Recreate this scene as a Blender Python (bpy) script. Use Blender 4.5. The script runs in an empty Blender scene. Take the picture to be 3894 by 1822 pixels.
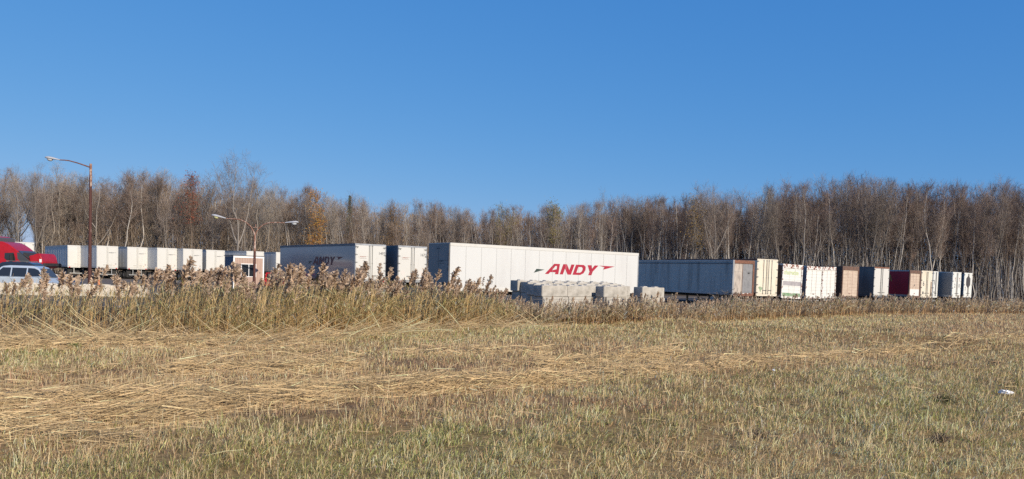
import bpy, bmesh, math, random
import numpy as np
from mathutils import Vector, Matrix, geometry

# ------------------------------------------------------------------ camera, sky, sun, exposure
SC = bpy.context.scene
COL = SC.collection
R_ = math.radians
FPX, ROLL, PITCH, HOR, CZ = 2900.0, 0.030, 0.05, 1042.0, 2.8
PPY = HOR + FPX * math.tan(PITCH)
_c, _s = math.cos(ROLL), math.sin(ROLL)
V_R0 = Vector((1, 0, 0)); V_U0 = Vector((0, math.sin(PITCH), math.cos(PITCH)))
V_F = Vector((0, math.cos(PITCH), -math.sin(PITCH)))
V_R = V_R0 * _c + V_U0 * _s
V_U = -V_R0 * _s + V_U0 * _c
cam_data = bpy.data.cameras.new("camera")
cam = bpy.data.objects.new("camera", cam_data); COL.objects.link(cam)
m = Matrix.Identity(4)
for i in range(3):
    m[i][0], m[i][1], m[i][2] = V_R[i], V_U[i], -V_F[i]
m[2][3] = CZ
cam.matrix_world = m
cam_data.sensor_width = 36; cam_data.lens = FPX / 3894 * 36
cam_data.shift_y = (PPY - 911) / 3894
cam_data.clip_start = 0.1; cam_data.clip_end = 5000
SC.camera = cam

SUN_EL, SUN_AZ = R_(26), R_(40)          # azimuth: degrees to the right of straight behind the camera
sun_dir = Vector((math.sin(SUN_AZ) * math.cos(SUN_EL), -math.cos(SUN_AZ) * math.cos(SUN_EL), math.sin(SUN_EL)))
world = bpy.data.worlds.new("World"); SC.world = world; world.use_nodes = True
nt = world.node_tree
bg = nt.nodes["Background"]
sky = nt.nodes.new("ShaderNodeTexSky"); sky.sky_type = 'NISHITA'; sky.sun_disc = False
sky.sun_elevation = SUN_EL
sky.sun_rotation = math.atan2(sun_dir.x, sun_dir.y)
sky.air_density = 1.0; sky.dust_density = 0.0; sky.ozone_density = 4.0; sky.altitude = 50
# the sky's own colours, eased channel by channel towards the photograph's deep autumn blue
sep = nt.nodes.new("ShaderNodeSeparateColor"); comb = nt.nodes.new("ShaderNodeCombineColor")
nt.links.new(sky.outputs[0], sep.inputs[0])
for ch, (pw, kk) in enumerate(((.92, .313), (.52, .93), (.27, 2.45))):
    a = nt.nodes.new("ShaderNodeMath"); a.operation = 'POWER'; a.inputs[1].default_value = pw
    b = nt.nodes.new("ShaderNodeMath"); b.operation = 'MULTIPLY'; b.inputs[1].default_value = kk
    nt.links.new(sep.outputs[ch], a.inputs[0]); nt.links.new(a.outputs[0], b.inputs[0]); nt.links.new(b.outputs[0], comb.inputs[ch])
nt.links.new(comb.outputs[0], bg.inputs[0]); bg.inputs[1].default_value = 0.15
sun_data = bpy.data.lights.new("sun", 'SUN'); sun_data.energy = 5.0; sun_data.angle = R_(0.5)
sun_data.color = (1.0, 0.89, 0.74)
sun = bpy.data.objects.new("sun", sun_data); COL.objects.link(sun)
sun.rotation_euler = sun_dir.to_track_quat('Z', 'Y').to_euler()
sun.location = (30, -30, 40)
SC.view_settings.view_transform = 'Standard'; SC.view_settings.look = 'None'
SC.view_settings.exposure = 0.18; SC.view_settings.gamma = 1.0
SC.cycles.max_bounces = 6; SC.cycles.diffuse_bounces = 4; SC.cycles.glossy_bounces = 2
SC.cycles.transmission_bounces = 2; SC.cycles.transparent_max_bounces = 4
SC.cycles.use_denoising = False

RNG = np.random.default_rng(11)
random.seed(5)
YARD = 0.64

def at(px, py, Y):
    d = V_R * ((px - 1947) / FPX) + V_U * ((PPY - py) / FPX) + V_F
    return Vector((0, 0, CZ)) + d * (Y / d.y)

def px_of(X, Y, Z):
    """photo pixel of world points (arrays)"""
    d = np.stack([X, Y, Z - CZ], -1)
    z = d @ np.array(V_F)
    return 1947 + FPX * (d @ np.array(V_R)) / z, PPY - FPX * (d @ np.array(V_U)) / z

# ------------------------------------------------------------------ helpers
class MB:
    """collects boxes, tubes and polygons and links them as ONE mesh object"""
    def __init__(s): s.v = []; s.f = []
    def add(s, vs, fs):
        o = len(s.v); s.v += [tuple(p) for p in vs]; s.f += [tuple(i + o for i in f) for f in fs]; return s
    def box(s, x0, x1, y0, y1, z0, z1):
        return s.add([(x0,y0,z0),(x1,y0,z0),(x1,y1,z0),(x0,y1,z0),(x0,y0,z1),(x1,y0,z1),(x1,y1,z1),(x0,y1,z1)],
                     [(0,3,2,1),(4,5,6,7),(0,1,5,4),(1,2,6,5),(2,3,7,6),(3,0,4,7)])
    def tube(s, pts, r, n=8, cap=True):
        pts = [Vector(p) for p in pts]; rs = r if isinstance(r, (list, tuple)) else [r] * len(pts)
        rings = []
        for i, p in enumerate(pts):
            d = (pts[min(i+1, len(pts)-1)] - pts[max(i-1, 0)]).normalized()
            a = d.orthogonal().normalized() if i == 0 else (A - d * A.dot(d)).normalized()
            A = a; b = d.cross(a)
            rings.append([p + (a * math.cos(2*math.pi*k/n) + b * math.sin(2*math.pi*k/n)) * rs[i] for k in range(n)])
        vs = [q for r_ in rings for q in r_]; fs = []
        for i in range(len(pts)-1):
            for k in range(n):
                k2 = (k+1) % n
                fs.append((i*n+k, i*n+k2, (i+1)*n+k2, (i+1)*n+k))
        if cap: fs += [tuple(range(n-1, -1, -1)), tuple((len(pts)-1)*n + k for k in range(n))]
        return s.add(vs, fs)
    def prism(s, poly, lo, hi, axis='y'):
        """extrude a polygon [(a,b)] along an axis: y -> (a, *, b);  x -> (*, a, b);  z -> (a, b, *)"""
        n = len(poly)
        P = {'y': lambda a, b, t: (a, t, b), 'x': lambda a, b, t: (t, a, b), 'z': lambda a, b, t: (a, b, t)}[axis]
        vs = [P(a, b, lo) for a, b in poly] + [P(a, b, hi) for a, b in poly]
        fs = [tuple(range(n)), tuple(range(2*n-1, n-1, -1))] + [(i, (i+1) % n, (i+1) % n + n, i + n) for i in range(n)]
        return s.add(vs, fs)
    def lathe(s, prof, c, axis='x', n=20):
        vs = []; fs = []; c = Vector(c)
        for (t, r) in prof:
            for k in range(n):
                a = 2*math.pi*k/n
                o = {'x': (t, r*math.cos(a), r*math.sin(a)), 'y': (r*math.cos(a), t, r*math.sin(a)), 'z': (r*math.cos(a), r*math.sin(a), t)}[axis]
                vs.append(c + Vector(o))
        for i in range(len(prof)-1):
            for k in range(n):
                k2 = (k+1) % n; fs.append((i*n+k, i*n+k2, (i+1)*n+k2, (i+1)*n+k))
        fs += [tuple(range(n)), tuple((len(prof)-1)*n + k for k in range(n))]
        return s.add(vs, fs)
    def build(s, name, mat, parent=None, bevel=0, smooth=False, seg=2):
        me = bpy.data.meshes.new(name); me.from_pydata([tuple(p) for p in s.v], [], s.f)
        bm = bmesh.new(); bm.from_mesh(me)
        bmesh.ops.recalc_face_normals(bm, faces=bm.faces)
        if bevel:
            ed = [e for e in bm.edges if len(e.link_faces) == 2 and e.calc_face_angle(0) > 0.5]
            bmesh.ops.bevel(bm, geom=ed, offset=bevel, segments=seg, affect='EDGES', clamp_overlap=True)
        bm.to_mesh(me); bm.free()
        if smooth:
            me.polygons.foreach_set('use_smooth', [True] * len(me.polygons))
            me.set_sharp_from_angle(angle=R_(40))
        me.materials.append(mat)
        o = bpy.data.objects.new(name, me); COL.objects.link(o)
        if parent: o.parent = parent
        return o

def tag(o, label=None, cat=None, group=None, kind=None):
    if label: o['label'] = label
    if cat: o['category'] = cat
    if group: o['group'] = group
    if kind: o['kind'] = kind
    return o

def empty(name, loc, rz=0, label=None, cat=None, group=None):
    o = bpy.data.objects.new(name, None); COL.objects.link(o); o.empty_display_size = 0.3
    o.location = loc; o.rotation_euler = (0, 0, rz)
    return tag(o, label, cat, group)

KIDS = {}
def copy_tree(o, parent=None):
    c = o.copy(); COL.objects.link(c)
    if parent: c.parent = parent
    for ch in o.children: copy_tree(ch, c)
    return c

def mesh_np(name, V, F, C=None, mat=None, parent=None, link=True):
    """triangle mesh from numpy arrays; C = per-vertex albedo"""
    me = bpy.data.meshes.new(name)
    n, k = len(V), len(F)
    me.vertices.add(n); me.vertices.foreach_set('co', np.ascontiguousarray(V, np.float32).ravel())
    me.loops.add(k * 3); me.loops.foreach_set('vertex_index', np.ascontiguousarray(F, np.int32).ravel())
    me.polygons.add(k)
    me.polygons.foreach_set('loop_start', np.arange(0, k * 3, 3, dtype=np.int32))
    me.polygons.foreach_set('loop_total', np.full(k, 3, dtype=np.int32))
    if C is not None:
        a = me.attributes.new('Col', 'FLOAT_COLOR', 'POINT')
        a.data.foreach_set('color', np.ascontiguousarray(np.concatenate([C, np.ones((n, 1))], 1), np.float32).ravel())
    me.update(calc_edges=True); me.validate()
    if mat: me.materials.append(mat)
    o = bpy.data.objects.new(name, me)
    if link: COL.objects.link(o)
    if parent: o.parent = parent
    return o

# ------------------------------------------------------------------ materials
def new_mat(name):
    mt = bpy.data.materials.new(name); mt.use_nodes = True
    return mt, mt.node_tree, mt.node_tree.nodes["Principled BSDF"]

def rgb(c): return (c[0], c[1], c[2], 1)

def mat(name, c, rough=0.6, c2=None, scale=4.0, stretch=(1, 1, 1), lo=0.4, hi=0.65, metal=0, spec=0.5, bump=0, detail=6, coat=0):
    mt, t, b = new_mat(name)
    b.inputs['Base Color'].default_value = rgb(c); b.inputs['Roughness'].default_value = rough
    b.inputs['Metallic'].default_value = metal; b.inputs['Specular IOR Level'].default_value = spec
    if coat: b.inputs['Coat Weight'].default_value = coat; b.inputs['Coat Roughness'].default_value = 0.08
    if c2 is not None:
        tc = t.nodes.new('ShaderNodeTexCoord'); mp = t.nodes.new('ShaderNodeMapping'); mp.inputs['Scale'].default_value = stretch
        nz = t.nodes.new('ShaderNodeTexNoise'); nz.inputs['Scale'].default_value = scale; nz.inputs['Detail'].default_value = detail
        nz.inputs['Roughness'].default_value = 0.62
        rp = t.nodes.new('ShaderNodeValToRGB'); rp.color_ramp.elements[0].position = lo; rp.color_ramp.elements[1].position = hi
        rp.color_ramp.elements[0].color = rgb(c); rp.color_ramp.elements[1].color = rgb(c2)
        t.links.new(tc.outputs['Object'], mp.inputs[0]); t.links.new(mp.outputs[0], nz.inputs['Vector'])
        t.links.new(nz.outputs['Fac'], rp.inputs[0]); t.links.new(rp.outputs[0], b.inputs['Base Color'])
        if bump:
            bp = t.nodes.new('ShaderNodeBump'); bp.inputs['Strength'].default_value = bump; bp.inputs['Distance'].default_value = 0.02
            t.links.new(nz.outputs['Fac'], bp.inputs['Height']); t.links.new(bp.outputs[0], b.inputs['Normal'])
    return mt

def mat_attr(name, rough=0.8, vary=0.0, trans=0.0, spec=0.04):
    """albedo from the mesh's own Col attribute, varied a little from object to object"""
    mt, t, b = new_mat(name)
    a = t.nodes.new('ShaderNodeAttribute'); a.attribute_name = 'Col'
    b.inputs['Roughness'].default_value = rough; b.inputs['Specular IOR Level'].default_value = spec
    src = a.outputs['Color']
    if vary:
        oi = t.nodes.new('ShaderNodeObjectInfo'); hs = t.nodes.new('ShaderNodeHueSaturation')
        mr = t.nodes.new('ShaderNodeMapRange'); mr.inputs['To Min'].default_value = 1 - vary; mr.inputs['To Max'].default_value = 1 + vary
        t.links.new(oi.outputs['Random'], mr.inputs['Value']); t.links.new(mr.outputs[0], hs.inputs['Value'])
        t.links.new(src, hs.inputs['Color']); src = hs.outputs[0]
    t.links.new(src, b.inputs['Base Color'])
    if trans:
        out = t.nodes['Material Output']; tr = t.nodes.new('ShaderNodeBsdfTranslucent'); mx = t.nodes.new('ShaderNodeMixShader')
        mx.inputs[0].default_value = trans
        t.links.new(src, tr.inputs[0]); t.links.new(b.outputs[0], mx.inputs[1]); t.links.new(tr.outputs[0], mx.inputs[2]); t.links.new(mx.outputs[0], out.inputs[0])
    return mt

def mat_ribbed(name, c, c2, per_m=9, rough=0.45):
    """painted sheet side with fine level ribs and streaks running down"""
    mt = mat(name, c, rough, c2, scale=1.0, stretch=(1.2, 1.2, 0.10), lo=0.5, hi=0.75)
    t = mt.node_tree; b = t.nodes["Principled BSDF"]
    tc = t.nodes.new('ShaderNodeTexCoord'); w = t.nodes.new('ShaderNodeTexWave'); w.bands_direction = 'Z'
    w.inputs['Scale'].default_value = per_m / 2 / 1.6; bp = t.nodes.new('ShaderNodeBump')
    bp.inputs['Strength'].default_value = 0.6; bp.inputs['Distance'].default_value = 0.012
    t.links.new(tc.outputs['Object'], w.inputs['Vector']); t.links.new(w.outputs['Fac'], bp.inputs['Height']); t.links.new(bp.outputs[0], b.inputs['Normal'])
    return mt

M = dict(
    white=mat('white_trailer_paint', (.59,.575,.53), .30, (.50,.47,.41), scale=1.3, stretch=(1.5,1.5,.3), lo=.52, hi=.85, coat=.3),
    whiteside=mat('white_trailer_side', (.575,.575,.555), .26, (.52,.51,.49), scale=.8, stretch=(1.2,1.2,.3), lo=.5, hi=.85, coat=.3),
    rowside=mat('dusty_white_side', (.56,.56,.54), .55, (.48,.47,.45), scale=.8, stretch=(1.2,1.2,.3), lo=.45, hi=.8, spec=.3),
    glossside=mat('glossy_trailer_side', (.21,.215,.225), .15, (.18,.185,.195), scale=.8, stretch=(1.2,1.2,.2), lo=.45, hi=.85, coat=.25),  # white side facing away from the sun; its shade is painted in as grey
    cream=mat('cream_door_paint', (.66,.60,.48), .5, (.48,.33,.21), scale=2.2, stretch=(1.6,1.6,.35), lo=.55, hi=.82),
    oldwhite=mat('old_white_paint', (.66,.66,.62), .5, (.48,.36,.24), scale=2.6, stretch=(2.4,2.4,.3), lo=.56, hi=.80),
    flaky=mat('flaking_white_paint', (.67,.65,.61), .55, (.20,.075,.045), scale=5, lo=.52, hi=.56),
    rust=mat('rusty_steel', (.24,.105,.06), .8, (.11,.05,.035), scale=7, lo=.35, hi=.65, bump=.3),
    rustpole=mat('rust_red_pole', (.075,.026,.019), .8, (.40,.28,.23), scale=5, stretch=(1,1,.4), lo=.6, hi=.72),
    rustpale=mat('flaking_pole', (.42,.31,.25), .7, (.20,.085,.05), scale=6, stretch=(1,1,.6), lo=.42, hi=.55),
    brown=mat('dark_brown_paint', (.10,.06,.045), .7, (.17,.09,.06), scale=4),
    tan=mat('tan_roller_door', (.53,.42,.325), .6, (.42,.32,.245), scale=2, stretch=(1,1,2), lo=.4, hi=.7),
    ply=mat('weathered_plywood', (.46,.40,.34), .85, (.20,.17,.15), scale=3.0, stretch=(2.5,2.5,.5), lo=.45, hi=.72),
    greypanel=mat('grey_panel', (.23,.23,.235), .8, (.16,.16,.165), scale=3, lo=.4, hi=.7),
    bluegrey=mat_ribbed('blue_grey_ribbed_side', (.50,.46,.40), (.20,.18,.155)),
    darkgrey=mat('dark_grey_side', (.20,.195,.18), .6, (.14,.135,.125), scale=1.5, stretch=(1,1,.2)),
    midgrey=mat('grey_side', (.27,.255,.235), .55, (.23,.215,.195), scale=1.2),
    redside=mat('dark_red_side', (.42,.013,.03), .5, (.33,.010,.022), scale=1.2, stretch=(1,1,.3)),
    rail=mat('aluminium_rail', (.42,.43,.44), .4, (.33,.33,.33), scale=3, metal=.5),
    darkrail=mat('dark_rail', (.13,.14,.15), .5, (.10,.10,.11), scale=3),
    steel=mat('galvanised_steel', (.45,.45,.44), .45, (.33,.32,.30), scale=6, metal=.6),
    rod=mat('lock_rod_steel', (.20,.20,.19), .5, metal=.4),
    seam=mat('seam_grey', (.40,.40,.39), .5),
    black=mat('black_rubber', (.018,.018,.018), .85, (.03,.028,.026), scale=8),
    chassis=mat('black_chassis', (.025,.025,.027), .7, (.05,.04,.035), scale=5),
    redlamp=mat('red_lamp_lens', (.45,.015,.015), .2),
    amber=mat('amber_lens', (.7,.25,.02), .2),
    logored=mat('logo_red', (.38,.020,.042), .4, (.32,.016,.034), scale=2),
    logoshade=mat('logo_shaded_red', (.13,.012,.02), .5, (.11,.010,.016), scale=2),  # darker copy of the logo red, shade of the side put into it
    logodark=mat('logo_dark_green', (.035,.055,.045), .45),
    ink=mat('faded_ink', (.10,.10,.10), .6), greyink=mat('grey_ink', (.40,.36,.33), .6), brownink=mat('brown_ink', (.30,.16,.13), .6),
    greenink=mat('faded_green_ink', (.48,.54,.32), .6), greenband=mat('green_band', (.14,.26,.13), .6, (.33,.38,.27), scale=4),
    greypaint=mat('grey_overpaint', (.30,.28,.29), .7, (.40,.37,.37), scale=3), goldink=mat('worn_gold_ink', (.33,.22,.05), .6),
    placard=mat('faded_placard', (.60,.54,.50), .6), hexa=mat('dark_hexagon', (.06,.05,.05), .6),
    concrete=mat('concrete', (.44,.41,.36), .9, (.25,.23,.195), scale=2.2, lo=.42, hi=.74, bump=.35),
    palecon=mat('pale_concrete', (.62,.56,.46), .9, (.54,.47,.38), scale=3.5, lo=.38, hi=.7, bump=.3),
    siding=mat('pink_tan_siding', (.42,.295,.235), .8, (.37,.26,.205), scale=2, stretch=(3,3,.3)),
    trim=mat('white_trim', (.80,.79,.77), .5), hutside=mat('shaded_siding', (.10,.12,.16), .7),  # hutside: the shade on the hut's side is put into this dark colour
    roofdark=mat('dark_roof', (.10,.10,.11), .8, (.14,.14,.14), scale=5),
    glass=mat('dark_glass', (.02,.022,.025), .05, spec=.8), wshield=mat('windscreen_glass', (.05,.055,.06), .06, spec=.8),
    truckred=mat('red_truck_paint', (.40,.010,.018), .32, (.33,.008,.014), scale=2, coat=.15),
    trimgrey=mat('dark_grey_trim', (.09,.09,.10), .6), silver=mat('silver_blue_paint', (.50,.56,.62), .25, (.46,.52,.58), scale=2, metal=.25, coat=.6),
    navy=mat('dark_blue_paint', (.02,.026,.04), .22, coat=.6), bluebody=mat('dull_blue_body', (.03,.05,.09), .6, (.05,.07,.11), scale=4),
    chrome=mat('chrome', (.6,.6,.6), .15, metal=1), lamphead=mat('grey_lamp_housing', (.42,.42,.43), .45, (.34,.34,.34), scale=5),
    lens=mat('yellowed_lens', (.62,.60,.30), .3), lensgrey=mat('milky_lens', (.50,.52,.53), .3),
    orange=mat('orange_plastic', (.75,.14,.03), .5), plastic=mat('white_plastic', (.80,.80,.80), .5),
    bark=mat_attr('tree_bark', .85, .30), twig=mat_attr('tree_twigs', .9, .32), wood=mat_attr('wood_mass', .9),
    needle=mat_attr('needles', .8), leaf=mat_attr('autumn_leaves', .7, trans=.25),
    grass=mat_attr('dry_grass', .75, trans=.30), reed=mat_attr('reed', .75, .12, trans=.28), stick=mat('grey_stick', (.16,.13,.11), .9),
    post=mat('dark_post', (.10,.085,.07), .9), wire=mat('wire', (.12,.11,.10), .6, metal=.5),
    weed=mat_attr('weed', .85),
)

# ------------------------------------------------------------------ ground
_rx = np.array([-400,-40,-18,-9.8,-7.1,-3.1,.1,5,9.8,18,29,45,70,400.])
_ry = np.array([26,26,26.9,27.3,31.5,36.5,39,40.5,43.5,51,60,68,78,120.])
def Yr(X): return np.interp(X, _rx, _ry)
def ss(t): t = np.clip(t, 0, 1); return t * t * (3 - 2 * t)
_ph = RNG.uniform(0, 6.28, (14, 2)); _kk = RNG.normal(0, 1, (14, 2))
def wob(X, Y, base):
    r = np.zeros_like(X)
    for i in range(14):
        k = _kk[i] * base * (1 + .22 * i)
        r = r + np.sin(X * k[0] + Y * k[1] + _ph[i, 0]) / (1 + .12 * i)
    return r / 5
_rid = [(9, 39.5, 0), (14, 37, .0), (20, 33.5, 0), (24, 30, 0)]
def H(X, Y):
    X = np.asarray(X, float); Y = np.asarray(Y, float)
    t = Y - Yr(X)
    hf = .22 * ss((Y - 24) / 24) + .28 * ss((Y - 46) / 20)
    mix = ss((t - 1.5) / 5)
    h = hf * (1 - mix) + YARD * mix
    # the low ridge and the swale behind it, right of the middle
    d = Y - (42.5 - .55 * (X - 6)); w = ss((X - 4) / 6) * ss((27 - X) / 6)
    h = h + w * (.42 * np.exp(-(d / 2.6) ** 2) - .34 * np.exp(-((d - 4.2) / 2.6) ** 2)) * (1 - mix)
    near = ss((Yr(X) + 1 - Y) / 3)
    h = h + near * (.07 * wob(X, Y, 1.1) + .04 * wob(Y, X, .45))
    return h

# colour kinds of the field, from spots looked up in the photograph: weights (green, khaki, straw, brown, dark)
G, K, S, B, D = range(5)
_spots = [
 (80,1790,.35,.5,.1,.05),(500,1790,.5,.35,.15,0),(900,1780,.45,.4,.15,0),(1350,1760,.6,.3,.1,0),(1750,1760,.55,.35,.1,0),(2150,1780,.3,.6,.1,0),(2700,1780,.12,.8,.08,0),(3200,1780,.15,.75,.1,0),(3500,1790,.4,.5,.05,.05),(3850,1780,.2,.75,.05,0),
 (80,1700,.1,.4,.3,.2),(500,1690,.2,.3,.3,.2),(950,1680,.35,.4,.2,.05),(1350,1660,.5,.35,.1,.05),(1700,1650,.6,.3,.1,0),(2200,1660,.45,.45,.1,0),(2650,1680,.2,.6,.1,.1),(3100,1680,.15,.65,.1,.1),(3500,1660,.4,.4,.1,.1),(3800,1650,.3,.55,.05,.1),
 (80,1610,0,.15,.6,.25),(500,1610,.05,.25,.5,.2),(1000,1610,.25,.3,.3,.15),(1450,1600,.1,.2,.35,.35),(1900,1600,.15,.3,.2,.35),(2300,1590,.35,.4,.1,.15),(2800,1590,.3,.5,.1,.1),(3200,1580,.35,.5,.1,.05),(3550,1570,.55,.35,.05,.05),(3850,1570,.3,.6,.05,.05),
 (80,1545,0,.05,.85,.1),(500,1530,0,.1,.75,.15),(1000,1520,.05,.15,.6,.2),(1450,1530,.05,.2,.4,.35),(1900,1530,.15,.3,.2,.35),(2350,1500,.3,.45,.1,.15),(2800,1510,.35,.5,.1,.05),(3300,1500,.35,.55,.05,.05),(3800,1500,.35,.55,.05,.05),
 (80,1450,.05,.15,.5,.3),(450,1470,0,.1,.7,.2),(900,1460,0,.1,.65,.25),(1300,1500,0,.05,.9,.05),(1700,1470,0,.1,.75,.15),(2100,1450,0,.2,.45,.35),(2500,1450,.2,.4,.2,.2),(2900,1440,.3,.5,.1,.1),(3300,1430,.3,.55,.1,.05),(3800,1430,.25,.65,.05,.05),
 (80,1390,.3,.45,.1,.15),(450,1400,.15,.3,.25,.3),(800,1390,0,.1,.5,.4),(1100,1390,0,.1,.7,.2),(1450,1400,.05,.2,.35,.4),(1900,1390,0,.15,.4,.45),(2350,1400,0,.1,.6,.3),(2750,1380,0,.15,.65,.2),(3100,1370,.05,.25,.45,.25),(3500,1360,.15,.55,.1,.2),(3850,1350,.15,.65,.1,.1),
 (80,1335,.45,.45,0,.1),(400,1340,.15,.4,.2,.25),(750,1330,0,.1,.6,.3),(1100,1330,0,.05,.8,.15),(1500,1340,.15,.4,.1,.35),(1900,1330,.05,.2,.1,.65),(2300,1320,.0,.2,.25,.55),(2700,1320,.1,.35,.15,.4),(3050,1310,.1,.4,.15,.35),(3400,1310,0,.2,.35,.45),(3750,1290,0,.2,.4,.4),
 (300,1300,0,.05,.65,.3),(900,1300,0,.1,.6,.3),(1350,1285,.25,.55,.1,.1),(1650,1270,.25,.6,.1,.05),(2000,1260,.2,.65,.1,.05),(2400,1255,.2,.6,.05,.15),(2800,1250,.15,.65,.1,.1),(3200,1265,.2,.5,.1,.2),(3500,1260,0,.1,.15,.75),(3800,1245,.0,.15,.2,.65),
 (900,1582,0,.05,.2,.3),(1300,1548,0,.05,.2,.3),(1600,1515,0,.05,.2,.3),(500,1415,0,.05,.3,.3),(1650,1395,0,.05,.15,.35),(2050,1530,.05,.15,.15,.6),(2350,1545,.1,.2,.1,.5),  # dark ones: shadow gaps under windrows painted into the cover; last ones plain brown
 (3000,1205,.1,.75,.1,.05),(3300,1215,.1,.7,.1,.1),(3600,1205,0,.3,.15,.55),(3850,1200,0,.3,.15,.55),(2300,1225,.25,.6,.05,.1),(2700,1225,.1,.5,.1,.3),
]
_sp = np.array(_spots)
_sw = np.concatenate([_sp[:, 2:6], np.clip(1 - _sp[:, 2:6].sum(1, keepdims=True), 0, 1)], 1)
def spot_ground():
    out = []
    for x, y in _sp[:, :2]:
        z = .1
        for _ in range(6):
            d = V_R * ((x - 1947) / FPX) + V_U * ((PPY - y) / FPX) + V_F
            k = (z - CZ) / d.z; X, Y = d.x * k, d.y * k; z = float(H(X, Y))
        out.append((X / Y, math.log(Y)))
    return np.array(out)
_sg = spot_ground() * np.array([1.0, 1.6])
def zone(X, Y):
    """weights of the five ground-cover kinds at field points"""
    out = np.zeros((len(X), 5))
    wx = .045 * wob(X, Y, .7); wy = .03 * wob(Y, X, .9)
    q = np.stack([X / Y + wx, (np.log(np.maximum(Y, 1)) + wy) * 1.6], 1)
    for i in range(0, len(X), 20000):
        d = ((q[i:i+20000, None] - _sg[None]) ** 2).sum(2) + 2e-4
        w = d ** -2.2
        out[i:i+20000] = (w @ _sw) / w.sum(1, keepdims=True)
    return out
PAL = np.array([(.33,.325,.115), (.78,.565,.30), (.58,.41,.215), (.56,.36,.20), (.31,.20,.125)])
SOIL = np.array([(.16,.125,.045), (.29,.185,.08), (.25,.155,.075), (.23,.135,.07), (.12,.075,.045)])

def build_ground():
    xs = np.concatenate([np.array([-3000,-1500,-800,-400,-200,-110,-80,-60]), np.arange(-48, 66, .5), np.array([66,80,110,200,400,800,1500,3000])])
    ys = np.concatenate([np.array([-3000,-1000,-300,-100,-30,-8,0]), np.arange(4, 84, .5), np.array([84,90,100,120,150,200,300,500,900,1800,3500])])
    Xg, Yg = np.meshgrid(xs, ys); Z = H(Xg, Yg)
    far = (Yg < 0); Z = np.where(far, 0, Z)
    Vv = np.stack([Xg.ravel(), Yg.ravel(), Z.ravel()], 1)
    nx, ny = len(xs), len(ys)
    i = (np.arange(ny - 1)[:, None] * nx + np.arange(nx - 1)[None]).ravel()
    F = np.concatenate([np.stack([i, i+1, i+nx+1], 1), np.stack([i, i+nx+1, i+nx], 1)])
    t = Vv[:, 1] - Yr(Vv[:, 0])
    w = zone(np.clip(Vv[:, 0], -60, 70), np.clip(Vv[:, 1], 5, 75))
    C = w @ SOIL
    litter = np.array([.085, .062, .042])
    k = ss((t - 1) / 5)[:, None]; C = C * (1 - k) + litter * k
    mt, tr, b = new_mat('field_soil')
    a = tr.nodes.new('ShaderNodeAttribute'); a.attribute_name = 'Col'
    tc = tr.nodes.new('ShaderNodeTexCoord'); nz = tr.nodes.new('ShaderNodeTexNoise'); nz.inputs['Scale'].default_value = 9; nz.inputs['Detail'].default_value = 8
    mr = tr.nodes.new('ShaderNodeMapRange'); mr.inputs['From Min'].default_value = .3; mr.inputs['From Max'].default_value = .7
    mr.inputs['To Min'].default_value = .55; mr.inputs['To Max'].default_value = 1.5
    hs = tr.nodes.new('ShaderNodeHueSaturation')
    tr.links.new(tc.outputs['Object'], nz.inputs['Vector']); tr.links.new(nz.outputs['Fac'], mr.inputs['Value']); tr.links.new(mr.outputs[0], hs.inputs['Value'])
    tr.links.new(a.outputs['Color'], hs.inputs['Color']); tr.links.new(hs.outputs[0], b.inputs['Base Color']); b.inputs['Roughness'].default_value = .95
    b.inputs['Specular IOR Level'].default_value = .1
    o = mesh_np('ground', Vv, F, C, mt)
    o.data.polygons.foreach_set('use_smooth', [True] * len(o.data.polygons))
    return tag(o, kind='structure')
build_ground()
# paved yard: a sheet a little above the ground, from behind the reeds to the wood
yp = [(-120, 36), (-12, 36), (-6, 41.5), (-1, 46), (4, 49), (12, 60), (20, 70), (60, 97), (20, 97), (-30, 113), (-120, 116)]
yard_mat = mat('worn_asphalt', (.085,.068,.055), .9, (.14,.108,.08), scale=.35, lo=.35, hi=.7, detail=10)
yard = MB().add([(x, y, YARD + .012) for x, y in yp], [tuple(range(len(yp)))]).build('pavement', yard_mat)
tag(yard, kind='structure')

# ------------------------------------------------------------------ lettering
def poly_sheet(loops_list, off=0):
    """flat sheet in x/z from groups of loops (first outer, others holes)"""
    vs, fs = [], []
    for loops in loops_list:
        tri = geometry.tessellate_polygon([[Vector((x, z, 0)) for x, z in L] for L in loops])
        flat = [p for L in loops for p in L]; o = len(vs)
        vs += [(x, 0, z) for x, z in flat]; fs += [tuple(i + o for i in t) for t in tri]
    return vs, fs

SH = .42
def sh(L): return [(x + SH * z, z) for x, z in L]
A_ = [sh([(0,0),(.30,0),(.40,.13),(.86,.13),(.86,0),(1.16,0),(.98,.70),(.48,.70)]), sh([(.50,.26),(.86,.34),(.80,.56),(.66,.56)])]
N_ = [sh([(1.28,0),(1.56,0),(1.56,.40),(1.98,0),(2.28,0),(2.28,.70),(2.0,.70),(2.0,.30),(1.60,.70),(1.28,.70)])]
D_ = [sh([(2.42,0),(3.12,0),(3.36,.12),(3.44,.35),(3.36,.58),(3.12,.70),(2.42,.70)]), sh([(2.70,.15),(3.0,.15),(3.13,.22),(3.17,.35),(3.13,.48),(3.0,.55),(2.70,.55)])]
Y_ = [sh([(3.86,0),(4.16,0),(4.16,.26),(4.50,.70),(4.14,.70),(4.00,.46),(3.86,.70),(3.48,.70),(3.86,.26)])]
LETTERS = [A_, N_, D_, Y_]
WEDGE_L = [[(-.95,.05),(-.72,.32),(-.04,.28)]]
WEDGE_R = [[(4.86,.70),(6.35,.68),(5.25,.42),(5.36,.60)]]

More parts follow.
